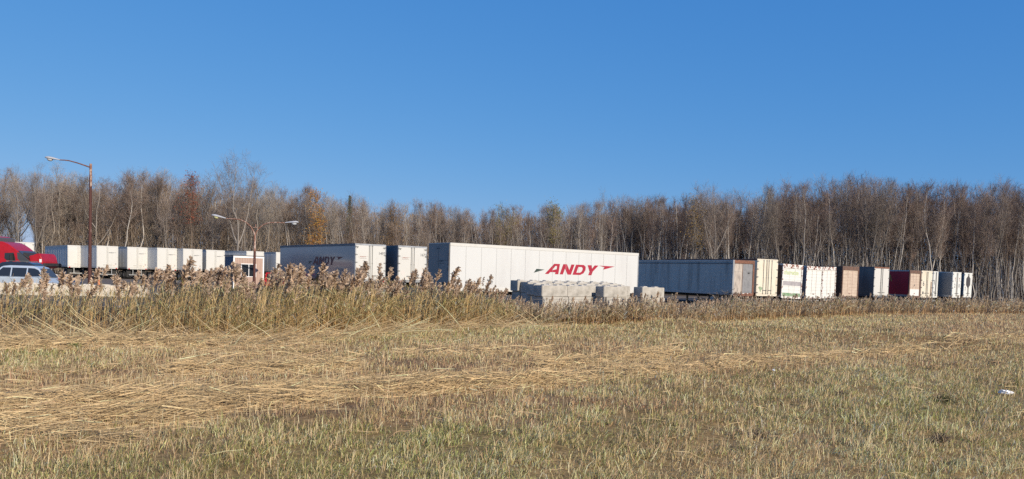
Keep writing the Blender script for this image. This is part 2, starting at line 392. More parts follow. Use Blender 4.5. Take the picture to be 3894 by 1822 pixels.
def lettering(loops, mt, parent, o, ux, sc, name='logo', label=None):
    """put a sheet of lettering on a plane: o = lower-left point, ux = reading direction (local), z up"""
    vs, fs = poly_sheet(loops); ux = Vector(ux); o = Vector(o)
    mb = MB().add([o + ux * (v[0] * sc) + Vector((0, 0, v[2] * sc)) for v in vs], fs)
    ob = mb.build(name, mt, parent)
    if label: ob['label'] = label
    return ob

def text_mesh(txt, mt, parent, o, ux, size, name='number', bold=0.0, shear=0, space=1.0, stack=False):
    cu = bpy.data.curves.new('t', 'FONT'); cu.body = '\n'.join(txt) if stack else txt; cu.size = size; cu.offset = bold; cu.shear = shear; cu.space_character = space
    cu.resolution_u = 3
    tob = bpy.data.objects.new('t', cu); COL.objects.link(tob)
    bpy.context.view_layer.update()
    dg = bpy.context.evaluated_depsgraph_get()
    me0 = bpy.data.meshes.new_from_object(tob.evaluated_get(dg))
    vs = [(v.co.x, v.co.y) for v in me0.vertices]; fs = [tuple(p.vertices) for p in me0.polygons]
    COL.objects.unlink(tob); bpy.data.objects.remove(tob); bpy.data.meshes.remove(me0)
    ux = Vector(ux); o = Vector(o)
    return MB().add([o + ux * a + Vector((0, 0, b)) for a, b in vs], fs).build(name, mt, parent)

# ------------------------------------------------------------------ trailers
def wheel(parent, x0, x1, y, r=.51):
    w = x1 - x0
    t = MB().lathe([(0, r*.62), (0, r*.93), (w*.12, r), (w*.88, r), (w, r*.93), (w, r*.62)], (x0, y, r), 'x', 22).build('wheel', M['black'], parent, smooth=True)
    MB().lathe([(-.012, r*.30), (-.012, r*.42), (.03, r*.60), (w-.03, r*.60), (w+.012, r*.42), (w+.012, r*.30)], (x0, y, r), 'x', 18).build('rim', M['steel'], t, smooth=True)
    return t

def undercarriage(root, W, L, f, legs=True, axles=(1.3, 2.6), skirt=None):
    """f = floor height above the ground"""
    c = MB()
    for x in (W*.5-.5, W*.5+.42): c.box(x, x+.08, .35, L-.9, f-.30, f-.02)
    for k in range(1, int(L/1.2)): c.box(.06, W-.06, k*1.2, k*1.2+.09, f-.12, f-.004)
    for y in axles: c.tube([(.25, y, .51), (W-.25, y, .51)], .065)
    c.box(W*.5-.55, W*.5+.55, axles[0]-.5, axles[-1]+.5, .60, f-.28)
    c.build('undercarriage', M['chassis'], root)
    for y in axles:
        wheel(root, .04, .60, y); wheel(root, W-.60, W-.04, y)
    if legs:
        yl = L - 2.9
        for x in (.45, W-.60):
            MB().box(x, x+.15, yl, yl+.15, .06, f-.02).box(x-.06, x+.21, yl-.06, yl+.21, 0, .055).build('landing_leg', M['steel'], root)
    b = MB().box(.25, W-.25, .06, .16, .50, .60)
    for x in (.7, W-.78): b.box(x, x+.08, .08, .14, .605, f-.02)
    b.build('bumper', M['steel'], root)
    for x in (.06, W-.62):
        MB().box(x, x+.56, .42, .44, .22, f-.04).build('mud_flap', M['black'], root)
    if skirt:
        for x in (.02, W-.05): MB().box(x, x+.03, axles[-1]+1.2, L-3.4, .25, f-.13).build('side_skirt', skirt, root)

def box_body(root, W, L, f, h, body, rail, roof=None, seams=1.22, railh=.16, header=.12):
    b = MB().box(0, W, .05, L, f, f+h)
    if seams:
        n = int(L / seams)
        for k in range(1, n + 1):
            y = k * L / (n + 1)
            b.box(-.006, 0, y-.035, y+.035, f+.18, f+h-railh)
            b.box(W, W+.006, y-.035, y+.035, f+.18, f+h-railh)
    b.build('body', body, root, bevel=.012, seg=1)
    if seams:
        for x0, x1 in ((-.010, -.0065), (W+.0065, W+.010)):
            sm = MB()
            for k in range(1, n + 1): sm.box(x0, x1, k*L/(n+1)-.012, k*L/(n+1)+.012, f+.18, f+h-railh-.01)
            sm.build('panel_seam', M['seam'], root)
    t = MB()
    for x0, x1 in ((-.018, -.001), (W+.001, W+.018)): t.box(x0, x1, .02, L+.012, f+h-railh, f+h+.012)
    t.box(0, W, L+.001, L+.016, f+h-railh, f+h+.012)
    t.build('top_rail', rail, root)
    t = MB()
    for x0, x1 in ((-.020, -.001), (W+.001, W+.020)): t.box(x0, x1, .02, L+.012, f-.06, f+.16)
    t.box(0, W, L+.001, L+.018, f-.06, f+.16)
    t.build('bottom_rail', rail, root)
    if roof: MB().box(-.01, W+.01, .04, L, f+h+.002, f+h+.022).build('roof', roof, root)
    return root

def swing_doors(root, W, f, h, mt, frame, rods=2, hinges=4, header=.10, sill=.16, frame_w=.05, rodmat=None):
    rodmat = rodmat or M['rod']
    fr = MB().box(-.012, frame_w, -.03, .05, f-.06, f+h+.012).box(W-frame_w, W+.012, -.03, .05, f-.06, f+h+.012)
    fr.box(frame_w, W-frame_w, -.03, .05, f+h-header, f+h+.012).box(frame_w, W-frame_w, -.05, .05, f-.12, f+sill*.3)
    fr.build('door_frame', frame, root)
    z0, z1 = f + sill*.3 + .01, f + h - header - .01
    doors = []
    for s in (0, 1):
        x0, x1 = (frame_w+.008, W/2-.012) if s == 0 else (W/2+.012, W-frame_w-.008)
        d = MB().box(x0, x1, -.045, .048, z0, z1).build('door', mt, root, bevel=.01, seg=1)
        rx = [x1-.12, x1-.48] if s == 0 else [x0+.12, x0+.48]
        for x in rx[:rods // 2 if rods > 1 else 1]:
            r = MB().tube([(x, -.075, z0-.02), (x, -.075, z1+.03)], .022, 6)
            for zz in (z0+.05, z0+(z1-z0)*.48, z1-.06): r.box(x-.04, x+.04, -.085, -.046, zz-.03, zz+.03)
            r.build('lock_rod', rodmat, d)
        x = rx[0]
        hd = MB().box(min(x, x+(-.40 if s == 0 else .40)), max(x, x+(-.40 if s == 0 else .40)), -.105, -.085, z0+.30, z0+.34).box(x-.03, x+.03, -.11, -.07, z0+.27, z0+.37)
        hd.build('handle', rodmat, d)
        for k in range(hinges):
            zz = z0 + .12 + (z1 - z0 - .24) * k / max(1, hinges-1)
            xa = x0 - .055 if s == 0 else x1 - .13
            MB().box(xa, xa+.185, -.062, -.046, zz-.035, zz+.035).tube([(xa+(.03 if s == 0 else .155), -.066, zz-.06), (xa+(.03 if s == 0 else .155), -.066, zz+.06)], .02, 6).build('hinge', rodmat, d)
        doors.append(d)
    return doors

def roll_door(root, W, f, h, mt, frame, header=.22, post=.10, line=.30, lmat=None):
    fr = MB().box(-.015, post, -.05, .05, f-.10, f+h+.012).box(W-post, W+.015, -.05, .05, f-.10, f+h+.012)
    fr.box(post, W-post, -.05, .05, f+h-header, f+h+.012).box(post, W-post, -.06, .05, f-.14, f+.02)
    fr.build('door_frame', frame, root)
    d = MB(); z = f + .03
    while z < f + h - header - .02:
        z2 = min(z + line - .012, f + h - header - .01)
        d.box(post+.005, W-post-.005, .0, .049, z, z2); z += line
    d.box(post+.004, W-post-.004, .02, .048, f+.025, f+h-header)
    d = d.build('roller_door', mt, root)
    r = MB()
    for x in (W*.36, W*.64): r.box(x-.012, x+.012, -.006, -.001, f+.1, f+h-header-.05)
    r.box(W*.45, W*.55, -.03, -.002, f+.25, f+.33)
    r.build('latch', lmat or M['rust'], d)
    return d

def tail_lights(root, W, f):
    for x in (.12, W-.30): MB().box(x, x+.18, -.075, -.051, f-.115, f-.015).build('tail_light', M['redlamp'], root)

GROUP_A = 'white trailers parked in the row at the far left'
# --- far left row: one prototype, then copies
def row_trailer():
    W, L, f, h = 2.55, 15.2, 1.40, 2.75
    t = empty('semi_trailer', (0,0,0), 0, 'x', 'trailer', GROUP_A)
    box_body(t, W, L, f, h, M['rowside'], M['rail'], M['darkrail'])
    ds = swing_doors(t, W, f, h, M['white'], M['white'], rods=2, hinges=3, rodmat=M['white'])
    undercarriage(t, W, L, f)
    tail_lights(t, W, f)
    lettering(LETTERS + [WEDGE_R, WEDGE_L], M['ink'], ds[1], (1.36, -.049, f+1.86), (1,0,0), .16)
    MB().box(2.18, 2.34, -.05, -.046, f+.38, f+.62).build('placard', M['greyink'], ds[1])
    MB().box(2.0, 2.09, -.05, -.046, f+.24, f+.32).build('marker_light', M['amber'], ds[1])
    MB().box(-.012, -.008, 12.6, 13.9, f+1.2, f+1.85).build('sign_patch', M['greyink'], t)
    return t
row = [(-57.9,99.2,41,'white trailer at the left end of the row, beside the rusty lamp pole'),
       (-52.6,96.4,48,'white trailer just right of the single-arm lamp pole, second in its row'),
       (-49.9,98.7,48,'third white trailer from the left end of the far row'),
       (-46.0,98.6,48,'fourth white trailer from the left end of the far row'),
       (-43.0,99.4,48,'fifth white trailer from the left end, the middle of the far row'),
       (-41.2,102.4,46,'white trailer whose right edge meets the small tan hut'),
       (-35.8,102.4,48,'white trailer rising behind the flat roof of the tan hut'),
       (-32.5,104.5,46,'white trailer mostly hidden by the grey-sided trailer numbered 1497')]
rt = row_trailer()
bpy.context.view_layer.update()
for i, (x, y, th, lab) in enumerate(row):
    o = rt if i == 0 else copy_tree(rt)
    o.location = (x, y, YARD + .012); o.rotation_euler = (0, 0, R_(th)); o['label'] = lab

# --- two trailers with lettered doors and the big white one
def big_trailer(label, X, Y, th, W, L, f, h, side, number=None, num_pos=None, placards=(), sidelogo=None, group=None):
    t = empty('semi_trailer', (X, Y, YARD + .012), R_(th), label, 'trailer', group)
    box_body(t, W, L, f, h, side, M['darkrail'] if side is not M['whiteside'] else M['white'], M['darkrail'], railh=.17, seams=1.22 if side is M['whiteside'] else 0)
    ds = swing_doors(t, W, f, h, M['white'], M['rail'], rods=2, hinges=5)
    undercarriage(t, W, L, f)
    tail_lights(t, W, f)
    for s, x in ((0, .07), (1, W-.25)):
        MB().box(x-.02, x+.20, -.08, -.05, f+h-.26, f+h-.21).tube([(x+.09, -.09, f+h-.30), (x+.09, -.05, f+h-.30)], .035, 8).build('door_hook', M['rod'], ds[s])
    if number:
        text_mesh(number, M['ink'], ds[1], num_pos, (1,0,0), .30, bold=.004)
        lettering(LETTERS, M['brownink'], ds[0], (.34, -.049, f+1.78), (1,0,0), .125)
        lettering([WEDGE_L, WEDGE_R], M['greyink'], ds[0], (.34, -.050, f+1.78), (1,0,0), .125, name='logo_wedge')
        MB().box(.36, .96, -.05, -.046, f+1.68, f+1.72).build('logo_underline', M['greyink'], ds[0])
    for s, x in placards:
        MB().add([(x-.20, -.052, f+.62), (x, -.052, f+.40), (x+.20, -.052, f+.62), (x, -.052, f+.84)], [(0,1,2,3)]).build('placard', M['placard'], ds[s])
    return t

t1 = big_trailer('grey-shaded trailer numbered 1497 with large red lettering on its side', -12.17, 58.66, 36.9, 2.6, 16.15, 1.31, 2.81, M['glossside'],
                 '1497', (1.95, -.049, 1.31+2.02), ((1, 2.07),))
f = 1.31
lettering(LETTERS, M['logoshade'], t1, (-.009, 8.35, f+1.12), (0,-1,0), .98, label='large dark red side lettering')
lettering([WEDGE_L], M['logodark'], t1, (-.009, 8.35, f+1.12), (0,-1,0), .98, name='logo_wedge')
lettering([WEDGE_R], M['logoshade'], t1, (-.009, 8.35, f+1.12), (0,-1,0), .98, name='logo_wedge')
MB().add([(-.009, 8.9, f+.30), (-.009, 8.65, f+.62), (-.009, 8.9, f+.94), (-.009, 9.15, f+.62)], [(0,1,2,3)]).build('placard', M['ink'], t1)
t2 = big_trailer('white-doored trailer numbered 1672 between the 1497 trailer and the big white one', -9.14, 60.4, 36.8, 2.6, 16.15, 1.35, 2.77, M['glossside'],
                 '1672', (1.98, -.049, 1.35+2.0), ((0, .45), (1, 2.1)))
# the big white trailer shows its long side; its nose is the left end
f, h, L, W = 1.06, 2.873, 16.15, 2.6
ux = Vector((math.cos(R_(36)), math.sin(R_(36)), 0))
rear = Vector((-3.883, 46.741, 0)) + ux * L
t3 = big_trailer('long white trailer with big red lettering and number 1549, behind concrete blocks', rear.x, rear.y, 126, W, L, f, h, M['whiteside'])
lettering(LETTERS, M['logored'], t3, (-.010, L-7.42, f+1.16), (0,-1,0), 1.0, label='large red side lettering')
lettering([WEDGE_L], M['logodark'], t3, (-.010, L-7.42, f+1.16), (0,-1,0), 1.0, name='logo_wedge')
lettering([WEDGE_R], M['logored'], t3, (-.010, L-7.42, f+1.16), (0,-1,0), 1.0, name='logo_wedge')
NW = MB().box(.02, W-.02, L+.002, L+.05, f+.02, f+h-.02).build('nose_panel', M['midgrey'], t3, bevel=.03)  # nose of the white trailer, greyed to carry its shade in the colour
MB().box(W*.5-.01, W*.5+.01, L+.051, L+.058, f+.2, f+h-.2).build('nose_seam', M['darkrail'], t3)
text_mesh('1549', M['ink'], t3, (.22, L+.056, f+2.05), (-1,0,0), .30, bold=.012, stack=True)
lettering(LETTERS + [WEDGE_L, WEDGE_R], M['ink'], t3, (1.32, L+.056, f+1.72), (-1,0,0), .15)
MB().box(.62, 1.14, L+.052, L+.055, f+1.60, f+1.64).build('logo_underline', M['ink'], t3)
MB().box(1.2, 1.55, L+.052, L+.06, f+h-.36, f+h-.29).build('maker_plate', M['ink'], t3)
MB().box(.35, .65, L+.05, L+.12, f+.3, f+.45).build('air_coupling', M['black'], t3)

# --- the old storage trailers on the right, a row side by side
GROUP_S = 'old storage trailers in the row on the right'
def storage(label, X, Y, th, W, L, zf, ztop, side, rail, tilt=0):
    t = empty('storage_trailer', (X, Y, YARD), R_(th), label, 'trailer', GROUP_S)
    f, h = zf - YARD, ztop - zf
    box_body(t, W, L, f, h, side, rail, M['darkrail'], seams=0, railh=.12)
    undercarriage(t, W, L, f, axles=(1.2, 2.3))
    if tilt: t.rotation_euler.y = R_(tilt)
    return t, f, h
# blue-grey long side, plywood and grey panel at its end
t, f, h = storage('old blue-grey trailer with rusty door frame, plywood and grey end panels', 18.2, 63.4, 29, 2.44, 14.6, 1.66, 4.50, M['bluegrey'], M['rail'])
W = 2.44
MB().box(-.03, -.021, 0.1, 14.5, f+h-.30, f+h-.22).build('gutter', M['darkrail'], t)
MB().box(-.02, .14, -.05, .05, f-.08, f+h+.012).build('corner_post', M['rail'], t)
fr = MB().box(W-.16, W+.015, -.05, .05, f-.08, f+h+.012).box(.14, W-.16, -.05, .05, f+h-.26, f+h+.012).box(.14, W-.16, -.07, .05, f-.14, f+.06)
fr.build('door_frame', M['rust'], t)
d = MB().box(.15, W*.44, -.03, .048, f+.07, f+h-.29).build('door', M['ply'], t, bevel=.01); d['label'] = 'stained plywood panel on the left'
MB().box(.16, W*.43, -.036, -.031, f+h*.66, f+h*.665).build('batten', M['rod'], d)
d = MB().box(W*.44+.06, W-.17, -.02, .048, f+.13, f+h-.29).build('door', M['greypanel'], t, bevel=.01); d['label'] = 'plain grey panel on the right'
MB().box(W*.70, W*.78, -.05, -.021, f+h*.62, f+h*.65).build('handle', M['black'], d)
MB().box(W*.44+.06, W-.17, -.04, .04, f+.065, f+.12).build('sill', M['flaky'], t)
MB().box(W*.44+.005, W*.44+.055, -.04, .04, f+.07, f+h-.29).build('door_post', M['brown'], t)
# cream container doors
t, f, h = storage('tall cream trailer with rusty double doors and a green patch low down', 20.95, 65.75, 29, 2.5, 12, 1.66, 4.72, M['cream'], M['rust'])
ds = swing_doors(t, 2.5, f, h, M['cream'], M['cream'], rods=4, hinges=5, header=.06)
MB().prism([(.22,f+.62),(.30,f+.50),(.36,f+.46),(.42,f+.26),(.52,f+.24),(.56,f+.40),(.68,f+.46),(.70,f+.60),(.55,f+.68),(.35,f+.70)], -.052, -.0465, 'y').build('paint_patch', M['greenband'], ds[0])
MB().prism([(1.6,f+.35),(1.75,f+.25),(2.0,f+.3),(2.1,f+.5),(1.9,f+.62),(1.65,f+.55)], -.052, -.0465, 'y').build('paint_patch', M['palecon'], ds[1])
# roller door with green lettering
t, f, h = storage('white box with roller door, faded green lettering, grey band and rusty header', 23.75, 67.6, 27, 2.44, 9, 1.52, 4.42, M['brown'], M['flaky'], 1.6)
d = roll_door(t, 2.44, f, h, M['oldwhite'], M['flaky'], header=.34, lmat=M['greyink'])
text_mesh('charette', M['greenink'], d, (.16, -.008, f+h-.90), (1,0,0), .56, name='lettering', bold=.018, space=.96)
MB().box(.13, 2.31, -.009, -.003, f+1.02, f+1.40).build('painted_band', M['greypaint'], d)
MB().box(.13, 2.31, -.009, -.003, f+.06, f+.36).build('painted_band', M['greenband'], d)
# two white roller doors side by side
t, f, h = storage('white box with rust streaked roller door beside the green lettered one', 27.2, 71.0, 31, 2.3, 9, 1.50, 4.36, M['midgrey'], M['flaky'], 1.0)
roll_door(t, 2.3, f, h, M['oldwhite'], M['flaky'], header=.30)
t, f, h = storage('white box with flaking header and brown corner post, left of the tan roller door', 29.25, 72.2, 38, 2.35, 9, 1.50, 4.34, M['oldwhite'], M['flaky'], -1.2)
roll_door(t, 2.35, f, h, M['oldwhite'], M['flaky'], header=.30)
# tan roller door
t, f, h = storage('box with a tan roller door inside a brown rusty frame', 31.75, 73.75, 30, 2.44, 9, 1.58, 4.50, M['brown'], M['rust'])
d = roll_door(t, 2.44, f, h, M['tan'], M['brown'], header=.36, lmat=M['brownink'])
for k in range(3): MB().box(.9+.28*k, 1.0+.28*k, -.058, -.051, f+h-.2, f+h-.13).build('marker_light', M['brown'], t)
# dark sided, white double doors, red header
t, f, h = storage('dark grey sided trailer with clean white double doors under a red header', 36.0, 76.3, 30, 2.44, 10, 1.67, 4.58, M['darkgrey'], M['darkrail'])
swing_doors(t, 2.44, f, h, M['white'], M['darkrail'], rods=2, hinges=4, header=.12)
MB().box(.05, 2.39, -.056, -.031, f+h-.13, f+h+.02).build('header', M['rust'], t)
# red side
t, f, h = storage('trailer with dark red side and tan end panel in a brown frame', 42.3, 81.6, 36, 2.44, 11, 1.70, 4.46, M['redside'], M['rail'])
d = roll_door(t, 2.44, f, h, M['tan'], M['brown'], header=.30, post=.2, lmat=M['brownink'])
MB().prism([(1.0,f+1.0),(1.18,f+1.1),(1.3,f+1.3),(1.15,f+1.25)], -.012, -.004, 'y').build('paint_patch', M['ink'], d)
MB().box(.22, 2.22, -.01, -.004, f+.05, f+.75).build('painted_band', M['oldwhite'], d)
gl = [(0,0),(.12,.0),(.30,.52),(.42,.12),(.54,.12),(.66,.52),(.80,0),(.92,0),(.72,.72),(.58,.72),(.48,.36),(.38,.72),(.22,.72)]
lettering([[gl]], M['goldink'], t, (-.006, 2.75, f+1.55), (0,-1,0), 1.0, label='worn gold initial M')
MB().box(-.006, -.003, 2.28, 2.38, f+1.05, f+1.45).build('paint_mark', M['greyink'], t)
# white doors with a 6
t, f, h = storage('white double door trailer marked 6, rusty bar on its right door', 44.65, 83.6, 36, 2.44, 10, 1.68, 4.50, M['oldwhite'], M['brown'])
ds = swing_doors(t, 2.44, f, h, M['cream'], M['cream'], rods=2, hinges=4)
text_mesh('6', M['ink'], ds[0], (.30, -.05, f+1.18), (1,0,0), .75, bold=.012)
MB().box(2.1, 2.2, -.09, -.05, f+.05, f+1.65).build('lock_bar', M['rust'], ds[1])
MB().box(.3, .6, -.052, -.0465, f+.25, f+.55).build('paint_patch', M['ink'], ds[0])
# narrow white face
t, f, h = storage('narrow white trailer end marked 8 with black scuffs, beside the grey side', 47.05, 85.6, 50, 2.44, 8, 1.68, 4.52, M['oldwhite'], M['darkrail'])
ds = swing_doors(t, 2.44, f, h, M['oldwhite'], M['oldwhite'], rods=2, hinges=4)
text_mesh('8', M['ink'], ds[0], (.35, -.05, f+1.35), (1,0,0), .75, bold=.012)
MB().box(.4, .8, -.052, -.0465, f+.4, f+.6).build('paint_patch', M['ink'], ds[0])
# grey side
t, f, h = storage('trailer with plain grey side and scuffed white doors marked T and 2', 50.2, 87.3, 40, 2.44, 10, 1.72, 4.52, M['midgrey'], M['rail'])
ds = swing_doors(t, 2.44, f, h, M['oldwhite'], M['oldwhite'], rods=2, hinges=4)
text_mesh('T', M['brownink'], ds[0], (.55, -.05, f+1.75), (1,0,0), .6, bold=.012)
text_mesh('2', M['ink'], ds[0], (.5, -.05, f+1.05), (1,0,0), .62, bold=.012)
text_mesh('T', M['brownink'], ds[1], (1.75, -.05, f+1.75), (1,0,0), .6, bold=.012)
text_mesh('0', M['ink'], ds[1], (1.75, -.05, f+1.05), (1,0,0), .62, bold=.012)
# hexagon
t, f, h = storage('last trailer at the right end, white doors with a dark hexagon', 53.4, 90.5, 40, 2.44, 8, 1.74, 4.54, M['darkgrey'], M['rust'])
ds = swing_doors(t, 2.44, f, h, M['oldwhite'], M['oldwhite'], rods=2, hinges=3)
hx, hz = 1.22, f + 1.75
hp = [(hx + .74*math.cos(R_(90+60*k)), hz + .78*math.sin(R_(90+60*k))) for k in range(6)]
MB().prism(hp, -.056, -.0505, 'y').build('hexagon_sign', M['hexa'], t)
text_mesh('2', M['ink'], ds[0], (.3, -.05, f+.75), (1,0,0), .55, bold=.012)

# ------------------------------------------------------------------ hut
ht = empty('guard_hut', tuple(at(888, 1040, 65.0).xy) + (YARD,), R_(36), 'small tan hut with white trim and sliding window, below the double lamp', 'hut')
W, Dp, h = 2.55, 2.7, 2.95
MB().box(.03, W-.03, .03, Dp, .25, h).build('wall', M['hutside'], ht)
b = MB()
for k in range(11): b.box(.09+k*.216, .09+k*.216+.208, -.01, .028, .25, h-.105)
b.build('siding', M['siding'], ht)
tr = MB().box(-.03, .08, -.02, .03, .2, h-.105).box(W-.08, W+.03, -.02, .03, .2, h-.105).box(-.03, W+.03, -.04, .03, h-.10, h+.04)
tr.build('corner_trim', M['trim'], ht)
MB().box(-.06, W+.06, -.06, Dp+.05, h+.045, h+.11).build('roof', M['roofdark'], ht)
wf = MB().box(.62, 1.90, -.045, -.011, 1.22, 1.27).box(.62, 1.90, -.045, -.011, 2.30, 2.36).box(.62, .67, -.045, -.011, 1.27, 2.30).box(1.85, 1.90, -.045, -.011, 1.27, 2.30).box(1.25, 1.30, -.04, -.011, 1.27, 2.30).build('window', M['trim'], ht)
MB().box(.67, 1.25, -.025, -.012, 1.27, 2.30).build('pane', M['glass'], wf); MB().box(1.30, 1.85, -.025, -.012, 1.27, 2.30).build('pane', M['glass'], wf)
MB().box(-.02, .029, .9, 1.8, .3, 2.2).build('door', M['navy'], ht)
MB().box(.1, W-.1, .1, Dp-.1, 0, .245).build('plinth', M['chassis'], ht)
MB().box(2.2, 2.26, -.03, -.011, 1.55, 1.66).build('switch_box', M['ink'], ht)

# ------------------------------------------------------------------ lamps
def cobra(mb_parent, a, b, lensmat, up=Vector((0,0,1))):
    """lamp head from neck a to tip b"""
    a, b = Vector(a), Vector(b); d = b - a; n = 8
    prof = [(0,.05,.05),(.12,.07,.06),(.35,.13,.10),(.6,.19,.13),(.8,.20,.13),(.93,.13,.09),(1,.03,.03)]
    side = d.cross(up).normalized(); u2 = side.cross(d).normalized()
    vs, fs = [], []
    for t, w, hh in prof:
        for k in range(12):
            an = 2*math.pi*k/12; z = math.sin(an); z = z if z > 0 else z*.35
            vs.append(a + d*t + side*(math.cos(an)*w) + u2*(z*hh))
    for i in range(len(prof)-1):
        for k in range(12): fs.append((i*12+k, i*12+(k+1) % 12, (i+1)*12+(k+1) % 12, (i+1)*12+k))
    fs += [tuple(range(12)), tuple((len(prof)-1)*12+k for k in range(12))]
    hd = MB().add(vs, fs).build('lamp_head', M['lamphead'], mb_parent, smooth=True)
    c = a + d*.66 - u2*.04; vs, fs = [], []
    for i, (r, z) in enumerate([(.165,0),(.16,-.05),(.13,-.11),(.08,-.15),(.02,-.165)]):
        for k in range(12):
            an = 2*math.pi*k/12; vs.append(c + d.normalized()*(math.cos(an)*r*1.25) + side*(math.sin(an)*r) + u2*z)
    for i in range(4):
        for k in range(12): fs.append((i*12+k, i*12+(k+1) % 12, (i+1)*12+(k+1) % 12, (i+1)*12+k))
    MB().add(vs, fs).build('lamp_lens', lensmat, hd, smooth=True)
    return hd

Yl = 55.0
base = at(341, 1070, Yl); base.z = YARD
lp = empty('street_lamp', tuple(base), 0, 'tall rust-red lamp pole with one curved arm, left of the trailers', 'lamp post')
rel = lambda px, py, Y, b: at(px, py, Y) - b
top = rel(345, 624, Yl, base)
MB().tube([(0,0,0), top*.5, top*.97, top], [.13,.105,.085,.085], 12).build('pole', M['rustpole'], lp, smooth=True)
MB().tube([top + Vector((0,0,-1.6)), top*1.0 + Vector((0,0,.02))], .088, 12).build('pole_top', M['rustpale'], lp, smooth=True)
MB().box(-.25, .25, -.25, .25, 0, .05).build('base_plate', M['rust'], lp)
arm = [rel(344, 637, Yl, base), rel(330, 632, Yl, base), rel(295, 620, Yl, base), rel(262, 611, Yl, base), rel(244, 609, Yl, base), rel(226, 608.5, Yl, base)]
MB().tube(arm, [.05,.048,.042,.04,.038,.036], 8).build('arm', M['rust'], lp, smooth=True)
cobra(lp, rel(228, 608.5, Yl, base), rel(171, 599, Yl, base), M['lensgrey'])

Yd = 60.0
base = at(966, 1100, Yd); base.z = YARD
lp = empty('street_lamp', tuple(base), 0, 'forked lamp post with two lamp heads standing before the tan hut', 'lamp post')
fk = rel(969.5, 893, Yd, base)
MB().tube([(0,0,0), fk*.55, fk], [.12,.10,.075], 12).build('pole', M['rustpole'], lp, smooth=True)
MB().tube([fk*.72, fk + Vector((0,0,.03))], [.092,.08], 12).build('pole_top', M['rustpale'], lp, smooth=True)
A1 = [rel(x, y, Yd, base) for x, y in ((969,893),(964,880),(954,862),(938,847),(918,837),(896,833),(876,832),(860,831))]
A2 = [rel(x, y, Yd, base) for x, y in ((970,893),(976,880),(986,867),(1002,854),(1020,848),(1044,846),(1066,847),(1084,847.5))]
MB().tube(A1, [.06,.05,.045,.04,.04,.038,.036,.036], 8).build('arm', M['rustpale'], lp, smooth=True)
MB().tube(A2, [.06,.05,.045,.04,.04,.038,.036,.036], 8).build('arm', M['rustpale'], lp, smooth=True)
MB().tube([rel(963,866,Yd,base), rel(972,864,Yd,base), rel(981,867,Yd,base)], .03, 6).tube([rel(972,864,Yd,base), rel(972.5,852,Yd,base)], .03, 6).build('bracket', M['rustpale'], lp)
cobra(lp, A1[-1], rel(804, 818, Yd, base), M['lens']); cobra(lp, A2[-1], rel(1136, 846, Yd, base), M['lensgrey'])

# ------------------------------------------------------------------ vehicles
def taper(mb, poly, hw):
    """side outline [(x,z)] closed across the width, half width hw(z)"""
    n = len(poly)
    vs = [(x, -hw(z), z) for x, z in poly] + [(x, hw(z), z) for x, z in poly]
    fs = [tuple(range(n)), tuple(range(2*n-1, n-1, -1))] + [(i, (i+1) % n, (i+1) % n + n, i+n) for i in range(n)]
    return mb.add(vs, fs)

def car_wheel(root, x, y, r=.33, w=.22):
    t = MB().lathe([(-w/2, r*.6), (-w/2, r*.92), (-w*.35, r), (w*.35, r), (w/2, r*.92), (w/2, r*.6)], (x, y, r), 'y', 20).build('wheel', M['black'], root, smooth=True)
    MB().lathe([(-w/2-.006, r*.15), (-w/2-.006, r*.58), (w/2+.006, r*.58), (w/2+.006, r*.15)], (x, y, r), 'y', 16).build('rim', M['steel'], t, smooth=True)

